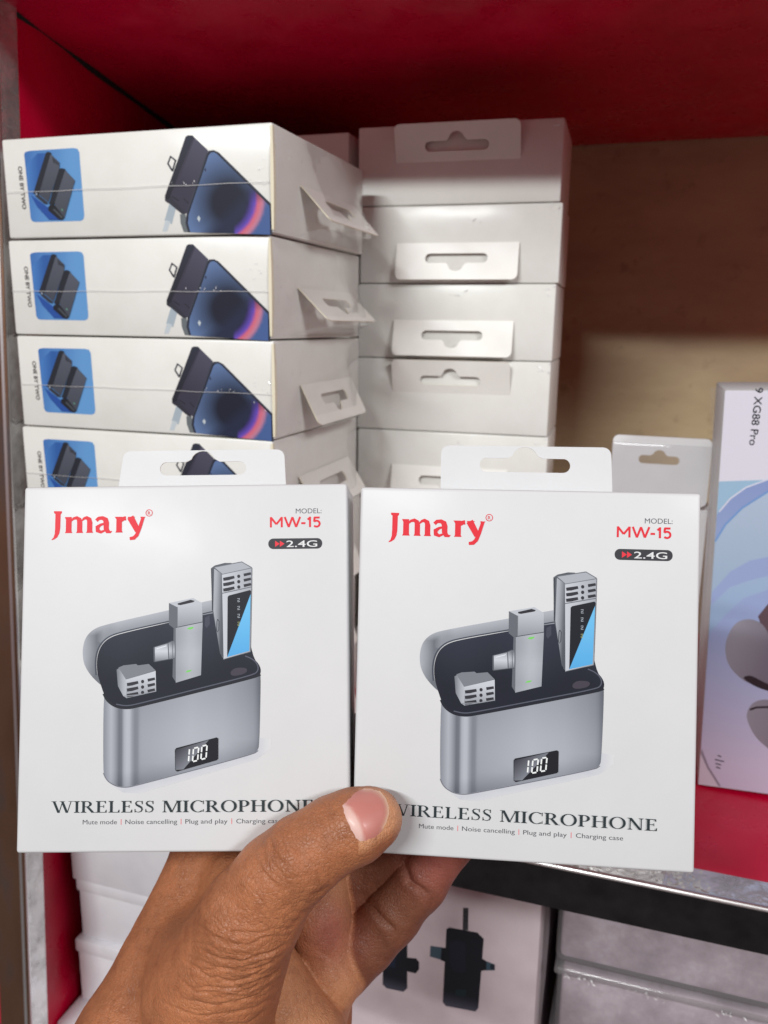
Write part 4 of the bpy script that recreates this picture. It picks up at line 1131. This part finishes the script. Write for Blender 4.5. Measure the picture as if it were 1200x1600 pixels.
def build_hand():
    h = 0.0007
    lo = np.array([-.130, .062, .246]); hi = np.array([.042, .215, .368])
    n = np.ceil((hi - lo) / h).astype(int)
    ax = [lo[i] + h * np.arange(n[i]) for i in range(3)]
    # a coarse field first, then the fine one only near the skin
    n4 = (n + 3) // 4
    a4 = [lo[i] + h * (4 * np.arange(n4[i]) + 1.5) for i in range(3)]
    g = np.stack(np.meshgrid(*a4, indexing='ij'), -1).reshape(-1, 3)
    f = sdf(g).reshape(n4)
    f = np.repeat(np.repeat(np.repeat(f, 4, 0), 4, 1), 4, 2)[:n[0], :n[1], :n[2]].copy()
    near_ = np.argwhere(np.abs(f) < 7 * h)
    f[near_[:, 0], near_[:, 1], near_[:, 2]] = np.concatenate([sdf(lo + h * q) for q in np.array_split(near_, 12)])
    v, q = surface_nets(f, lo, h)
    # one smooth subdivision, done by hand: edge and face points, then back onto the field
    e = np.sort(np.vstack([q[:, [0, 1]], q[:, [1, 2]], q[:, [2, 3]], q[:, [3, 0]]]), 1)
    ue, inv = np.unique(e[:, 0] * len(v) + e[:, 1], return_inverse=True)
    ea, eb = ue // len(v), ue % len(v)
    ei = inv.reshape(4, -1).T + len(v)
    fi = np.arange(len(q)) + len(v) + len(ue)
    v = np.vstack([v, (v[ea] + v[eb]) / 2, v[q].mean(1)])
    nq = []
    for k in range(4):
        nq.append(np.stack([q[:, k], ei[:, k], fi, ei[:, (k + 3) % 4]], 1))
    q = np.vstack(nq)
    def grad(p):
        e_ = 0.0004
        G = np.stack([sdf(p + np.eye(3)[i] * e_) - sdf(p - np.eye(3)[i] * e_) for i in range(3)], 1)
        return G / np.maximum(np.linalg.norm(G, axis=1, keepdims=True), 1e-9)
    nrm = grad(v)
    v = v - nrm * np.clip(sdf(v), -.001, .001)[:, None]
    u, w = 600 + FPX * v[:, 0] / v[:, 2], 800 + FPX * v[:, 1] / v[:, 2]
    g1, g2, vol = fields(v)
    front = np.clip(-nrm[:, 2] * 3 + .3, 0, 1)
    palm = np.clip(.5 + (g1 - g2) / .0016, 0, 1)              # finger and palm side
    heelm = np.clip(1 - (vol - .0004) / .002, 0, 1) * (u > 430) * (v[:, 2] > .288)
    near = (1 - palm) * np.clip((.298 - v[:, 2]) / .006, 0, 1) * front
    disp = np.zeros(len(v)); U, V = u, w
    def crease(pts, amp, wd, mask, ridge=0.35):
        pu = np.array([p[0] for p in pts]); pv = np.array([p[1] for p in pts]); g_ = 7 * wd + 6
        I_ = np.nonzero((mask > .01) & (U > pu.min() - g_) & (U < pu.max() + g_) & (V > pv.min() - g_) & (V < pv.max() + g_))[0]
        if not len(I_): return
        u, w, mask = U[I_], V[I_], mask[I_]
        wob = vnoise(np.stack([u / 17, w / 17, u * 0], 1), len(pts) + int(pts[0][0])) * 3
        d = polydist(u, w + wob, pts)
        l = np.hypot(u - pts[0][0], w - pts[0][1]); l2 = np.hypot(u - pts[-1][0], w - pts[-1][1])
        taper = np.clip(np.minimum(l, l2) / 22, .25, 1)
        disp[I_] += mask * taper * amp * (-np.exp(-(d / wd) ** 2) + ridge * np.exp(-((d - 2.6 * wd) / (1.6 * wd)) ** 2))
    mm_ = 0.001
    # long folds at the thumb's base
    for pts, a in (([(313, 1484), (347, 1498), (383, 1502), (420, 1491), (450, 1474)], .95), ([(287, 1500), (327, 1528), (367, 1534), (402, 1521), (446, 1486)], .7), ([(307, 1540), (347, 1546), (387, 1546), (420, 1529), (447, 1500)], .85),
                   ([(280, 1560), (333, 1570), (367, 1568), (402, 1556), (440, 1525)], .6), ([(262, 1572), (317, 1588), (367, 1585), (402, 1576), (436, 1550)], .6), ([(287, 1594), (340, 1603), (385, 1598), (430, 1572)], .45),
                   ([(300, 1515), (350, 1514), (390, 1512)], .4), ([(340, 1556), (390, 1554), (428, 1538)], .5), ([(300, 1433), (313, 1450), (340, 1466), (373, 1479), (402, 1474)], .5), ([(317, 1460), (353, 1473), (387, 1476), (420, 1465), (455, 1457)], .6),
                   ([(330, 1440), (360, 1455), (400, 1458), (440, 1450)], .4), ([(292, 1470), (322, 1478), (352, 1488)], .4), ([(270, 1520), (300, 1545), (330, 1556)], .35), ([(240, 1560), (280, 1580), (320, 1600)], .25)):
        crease(pts, a * .5 * mm_, 2.3, near)
    rg = np.random.RandomState(5)
    for k in range(26):                                     # finer lines fanning out between the folds
        t_ = rg.rand(); x1 = 446 - 14 * rg.rand(); y1 = 1478 + 62 * t_; L_ = 60 + 110 * rg.rand()
        sag = 10 + 16 * rg.rand(); x0_ = x1 - L_; y0_ = y1 + (20 - 24 * (1 - t_)) * L_ / 140 + 14 * t_
        crease([(x0_ + (x1 - x0_) * q, y0_ + (y1 - y0_) * q + sag * math.sin(math.pi * q) * .8) for q in (0, .25, .5, .75, 1)], (.08 + .12 * rg.rand()) * mm_, 1.7, near, .2)
    for k in range(22):                                     # and across the back of the thumb
        t_ = rg.rand(); c0, c1 = 330 + 120 * t_, 1480 - 110 * t_
        l_ = 16 + 22 * rg.rand(); a_0 = .75 + .5 * rg.randn() * .4
        ox_, oy_ = 40 * rg.randn() * .6, 34 * rg.randn() * .6
        crease([(c0 + ox_ - l_ * math.cos(a_0), c1 + oy_ - l_ * math.sin(a_0)), (c0 + ox_ + 3 * rg.randn(), c1 + oy_ + 3 * rg.randn()), (c0 + ox_ + l_ * math.cos(a_0), c1 + oy_ + l_ * math.sin(a_0))], (.06 + .1 * rg.rand()) * mm_, 1.7, near, .2)
    # thumb joint
    for pts, a in (([(418, 1296), (427, 1327), (452, 1356)], .7), ([(436, 1294), (443, 1327), (459, 1350)], .55), ([(398, 1342), (423, 1377), (444, 1392)], .6), ([(480, 1338), (497, 1360), (503, 1390)], .5), ([(500, 1332), (517, 1357), (514, 1384)], .35),
                   ([(450, 1300), (462, 1330), (486, 1352)], .4), ([(409, 1318), (416, 1350), (436, 1375)], .4), ([(462, 1285), (480, 1310), (512, 1330)], .25), ([(440, 1370), (470, 1372), (498, 1366)], .3)):
        crease(pts, a * .5 * mm_, 2.6, near)
    for pts, a in (([(512, 1386), (500, 1396), (486, 1400)], 1.6), ([(490, 1412), (478, 1424), (462, 1424)], .8), ([(476, 1428), (462, 1440), (446, 1438)], .8), ([(464, 1442), (452, 1452), (430, 1452)], .7), ([(494, 1402), (484, 1412), (470, 1410)], .6)):
        crease(pts, a * .6 * mm_, 3.2, near)
    # finger creases
    far = np.clip((v[:, 2] - .305) / .004, 0, 1) * front
    for pts, a in (([(566, 1400), (593, 1430), (622, 1464)], 1.0), ([(628, 1340), (641, 1377), (676, 1406)], 1.2), ([(574, 1400), (600, 1430)], .5), ([(485, 1478), (520, 1500), (545, 1545)], .3)):
        crease(pts, a * .9 * mm_, 4.5, far)
    # fine crumpled skin
    cr = near * np.exp(-(((u - 372) / 75) ** 2 + ((w - 1455) / 48) ** 2))
    pn = np.stack([u / 11 + w / 30, w / 6.5 - u / 40, u * 0], 1)
    disp += cr * .00020 * (np.abs(vnoise(pn, 3)) * 2 - .7 + .6 * np.abs(vnoise(pn * 1.9, 5)))
    lo_ = near * np.exp(-(((u - 350) / 110) ** 2 + ((w - 1560) / 60) ** 2))
    pn = np.stack([u / 38, (w + .0012 * (u - 360) ** 2) / 6.0, u * 0], 1)
    disp += lo_ * .00010 * (np.abs(vnoise(pn, 9)) * 2 - .7)
    disp += (1 - palm) * .00005 * vnoise(v * 1100, 2) + .00022 * vnoise(v * 150, 4)
    # knuckle bulge and nail bed
    nail_d = polydist(u, w, [(552, 1283), (590, 1258)])
    v = v + nrm * disp[:, None]
    me = bpy.data.meshes.new('hand')
    vw = v @ CAMR.T
    me.vertices.add(len(vw)); me.vertices.foreach_set('co', vw.ravel())
    me.loops.add(q.size); me.loops.foreach_set('vertex_index', q.ravel().astype(np.int32))
    me.polygons.add(len(q)); me.polygons.foreach_set('loop_start', np.arange(0, q.size, 4, dtype=np.int32))
    me.polygons.foreach_set('use_smooth', np.ones(len(q), bool))
    me.update(calc_edges=True); me.validate()
    # pigment: brown on the back, paler heel and nail rim, pink pads; fingers darkened as painted shade
    brown, dusk, pale, pink = np.array(lin(182, 118, 80)), np.array(lin(132, 80, 55)), np.array(lin(116, 72, 55)), np.array(lin(172, 100, 88))  # pale: dark brown for the shade painted on the fingers
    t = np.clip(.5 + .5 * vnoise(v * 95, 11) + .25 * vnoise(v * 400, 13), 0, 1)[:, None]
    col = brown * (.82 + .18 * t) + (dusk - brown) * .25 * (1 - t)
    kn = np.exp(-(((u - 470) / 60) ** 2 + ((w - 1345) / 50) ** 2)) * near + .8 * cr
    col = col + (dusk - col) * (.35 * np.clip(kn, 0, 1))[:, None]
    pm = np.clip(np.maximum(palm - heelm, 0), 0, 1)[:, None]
    col = col * (1 - pm * .85) + pale * pm * .85  # cast shade painted into the finger colour
    hm = np.clip(heelm * 1.0, 0, 1)[:, None]
    col = col * (1 - hm * .8) + np.array(lin(204, 146, 106)) * hm * .8
    pk = np.clip(palm * (np.exp(-(((u - 515) / 45) ** 2 + ((w - 1455) / 60) ** 2)) * .8 + np.exp(-(((u - 685) / 50) ** 2 + ((w - 1350) / 45) ** 2)) * .9), 0, 1)[:, None]
    col = col * (1 - pk) + pink * pk
    rim = np.clip(1 - (nail_d - 40) / 16, 0, 1) * near * (u > 560)
    col = col * (1 - .5 * rim[:, None]) + np.array(lin(222, 168, 128)) * .5 * rim[:, None]
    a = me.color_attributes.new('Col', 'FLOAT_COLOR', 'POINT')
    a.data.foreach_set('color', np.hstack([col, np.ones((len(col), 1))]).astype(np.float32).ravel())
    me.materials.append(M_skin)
    return me

M_skin = mat('brown_skin', rough=0.46, spec=0.4)
a_ = nd(M_skin, 'ShaderNodeVertexColor', layer_name='Col'); lk(M_skin, a_.outputs[0], P(M_skin).inputs['Base Color'])
P(M_skin).inputs['Subsurface Weight'].default_value = 0.12
P(M_skin).inputs['Subsurface Radius'].default_value = (0.0022, 0.0009, 0.0005)
P(M_skin).inputs['Subsurface Scale'].default_value = 1.0
tc_ = nd(M_skin, 'ShaderNodeTexCoord')
vo_ = nd(M_skin, 'ShaderNodeTexVoronoi', feature='DISTANCE_TO_EDGE'); vo_.inputs['Scale'].default_value = 900
nw_ = nd(M_skin, 'ShaderNodeTexNoise'); nw_.inputs['Scale'].default_value = 420; nw_.inputs['Detail'].default_value = 2
wm_ = nd(M_skin, 'ShaderNodeVectorMath', operation='MULTIPLY_ADD'); wm_.inputs[1].default_value = (0.0016, 0.0016, 0.0016)
lk(M_skin, nw_.outputs['Color'], wm_.inputs[0]); lk(M_skin, tc_.outputs['Object'], nw_.inputs['Vector']); lk(M_skin, tc_.outputs['Object'], wm_.inputs[2])
mp_ = nd(M_skin, 'ShaderNodeMapping'); mp_.inputs['Rotation'].default_value = (0, R(38), 0); mp_.inputs['Scale'].default_value = (1.0, 1.0, 0.55)
lk(M_skin, wm_.outputs[0], mp_.inputs[0]); lk(M_skin, mp_.outputs[0], vo_.inputs['Vector'])
r_ = ramp(M_skin, vo_.outputs['Distance'], [(0.0, g3(0.0)), (0.16, g3(1.0))])
vo2_ = nd(M_skin, 'ShaderNodeTexVoronoi', feature='DISTANCE_TO_EDGE'); vo2_.inputs['Scale'].default_value = 330
mp2_ = nd(M_skin, 'ShaderNodeMapping'); mp2_.inputs['Rotation'].default_value = (0, R(30), 0); mp2_.inputs['Scale'].default_value = (0.5, 1.0, 1.35)
lk(M_skin, wm_.outputs[0], mp2_.inputs[0]); lk(M_skin, mp2_.outputs[0], vo2_.inputs['Vector'])
r2_ = ramp(M_skin, vo2_.outputs['Distance'], [(0.0, g3(0.0)), (0.1, g3(1.0))])
b1_ = bump(M_skin, r_.outputs[0], 0.55, 0.00022)
b2_ = nd(M_skin, 'ShaderNodeBump'); b2_.inputs['Strength'].default_value = 0.3; b2_.inputs['Distance'].default_value = 0.00025
lk(M_skin, r2_.outputs[0], b2_.inputs['Height']); lk(M_skin, b2_.outputs[0], b1_.inputs['Normal'])
# uneven pigment
np_ = nd(M_skin, 'ShaderNodeTexNoise'); np_.inputs['Scale'].default_value = 190; np_.inputs['Detail'].default_value = 6; np_.inputs['Roughness'].default_value = 0.7
lk(M_skin, tc_.outputs['Object'], np_.inputs['Vector'])
rp_ = ramp(M_skin, np_.outputs[0], [(0.3, (0.80, 0.74, 0.72)), (0.5, (0.98, 0.98, 0.98)), (0.7, (1.08, 1.03, 0.98))])
mx_ = nd(M_skin, 'ShaderNodeMix', data_type='RGBA', blend_type='MULTIPLY'); mx_.inputs[0].default_value = 1.0
lk(M_skin, a_.outputs[0], mx_.inputs[6]); lk(M_skin, rp_.outputs[0], mx_.inputs[7]); lk(M_skin, mx_.outputs[2], P(M_skin).inputs['Base Color'])
rr_ = ramp(M_skin, np_.outputs[0], [(0.35, g3(0.36)), (0.65, g3(0.55))]); lk(M_skin, rr_.outputs[0], P(M_skin).inputs['Roughness'])

hand_base = Vector((CAMR @ cpt(236, 1668, .311)).tolist())
hand = thing('person', 'brown left hand of a person reaching from the lower left, thumb over both boxes', 'hand', hand_base)
ho = link('hand_skin', build_hand(), hand)
ho.matrix_parent_inverse = Matrix.Translation(-hand_base)

# thumbnail: a curved plate lying on the thumb, its shape given in the thumb's own plane
def nail():
    outline = [(533, 1258), (536, 1270), (541, 1283), (548, 1297), (555, 1309), (562, 1317), (573, 1315), (587, 1308), (597, 1298), (604, 1285), (608, 1270), (607, 1258), (603, 1247), (594, 1236), (582, 1230), (570, 1231), (557, 1237), (544, 1248)]
    c = np.mean(outline, 0)
    rings = 9
    def trace(pts, lift):
        d = np.full(len(pts), .245)
        dirs = np.stack([(pts[:, 0] - 600) / FPX, (pts[:, 1] - 800) / FPX, np.ones(len(pts))], 1)
        for _ in range(40):
            d = d + np.clip(sdf(dirs * d[:, None]) - lift, -.002, .01) * .8
        return dirs * d[:, None]
    o = np.array(outline, float); nn = len(o)
    # denser outline
    oo = np.vstack([o[i] + (o[(i + 1) % nn] - o[i]) * t for i in range(nn) for t in (0, .5)]); k = len(oo)
    P3, cols = [], []
    for r_i in range(rings + 1):
        s = r_i / rings
        pts = c + (oo - c) * max(s, .001)
        # raise the nail a touch in the middle, sink its border into the fold
        lift = 0.00042 - 0.00042 * s ** 8
        P3.append(trace(pts, lift))
        ax_ = np.array([.9, -.44])                     # thumb direction in the picture plane
        for x in pts:
            along = (x - np.array([547, 1288])) @ ax_
            tcol = np.clip((along - 12 + 0.006 * ((x - np.array([547, 1288])) @ np.array([.44, .9])) ** 2) / 5, 0, 1)
            base = np.array(lin(214, 176, 166)) * (1 - tcol) + np.array(lin(190, 122, 112)) * tcol
            tip = np.clip((along - 38) / 8, 0, 1) * np.clip((s - .86) / .1, 0, 1)
            cols.append(base * (1 - tip) + np.array(lin(226, 190, 160)) * tip)
    v = np.vstack(P3) @ CAMR.T
    f = [(r_i * k + i, r_i * k + (i + 1) % k, (r_i + 1) * k + (i + 1) % k, (r_i + 1) * k + i) for r_i in range(rings) for i in range(k)]
    me = bpy.data.meshes.new('thumbnail')
    me.from_pydata([tuple(x) for x in v], [], f)
    a = me.color_attributes.new('Col', 'FLOAT_COLOR', 'POINT')
    a.data.foreach_set('color', np.hstack([np.array(cols), np.ones((len(cols), 1))]).astype(np.float32).ravel())
    me.polygons.foreach_set('use_smooth', [True] * len(f))
    m = mat('nail', rough=0.45, coat=0.12)
    n_ = nd(m, 'ShaderNodeVertexColor', layer_name='Col'); lk(m, n_.outputs[0], P(m).inputs['Base Color'])
    P(m).inputs['Subsurface Weight'].default_value = 0.1; P(m).inputs['Subsurface Radius'].default_value = (.0015, .0008, .0006); P(m).inputs['Subsurface Scale'].default_value = 1
    me.materials.append(m)
    o = link('thumbnail', me, hand)
    o.matrix_parent_inverse = Matrix.Translation(-hand_base)
nail()
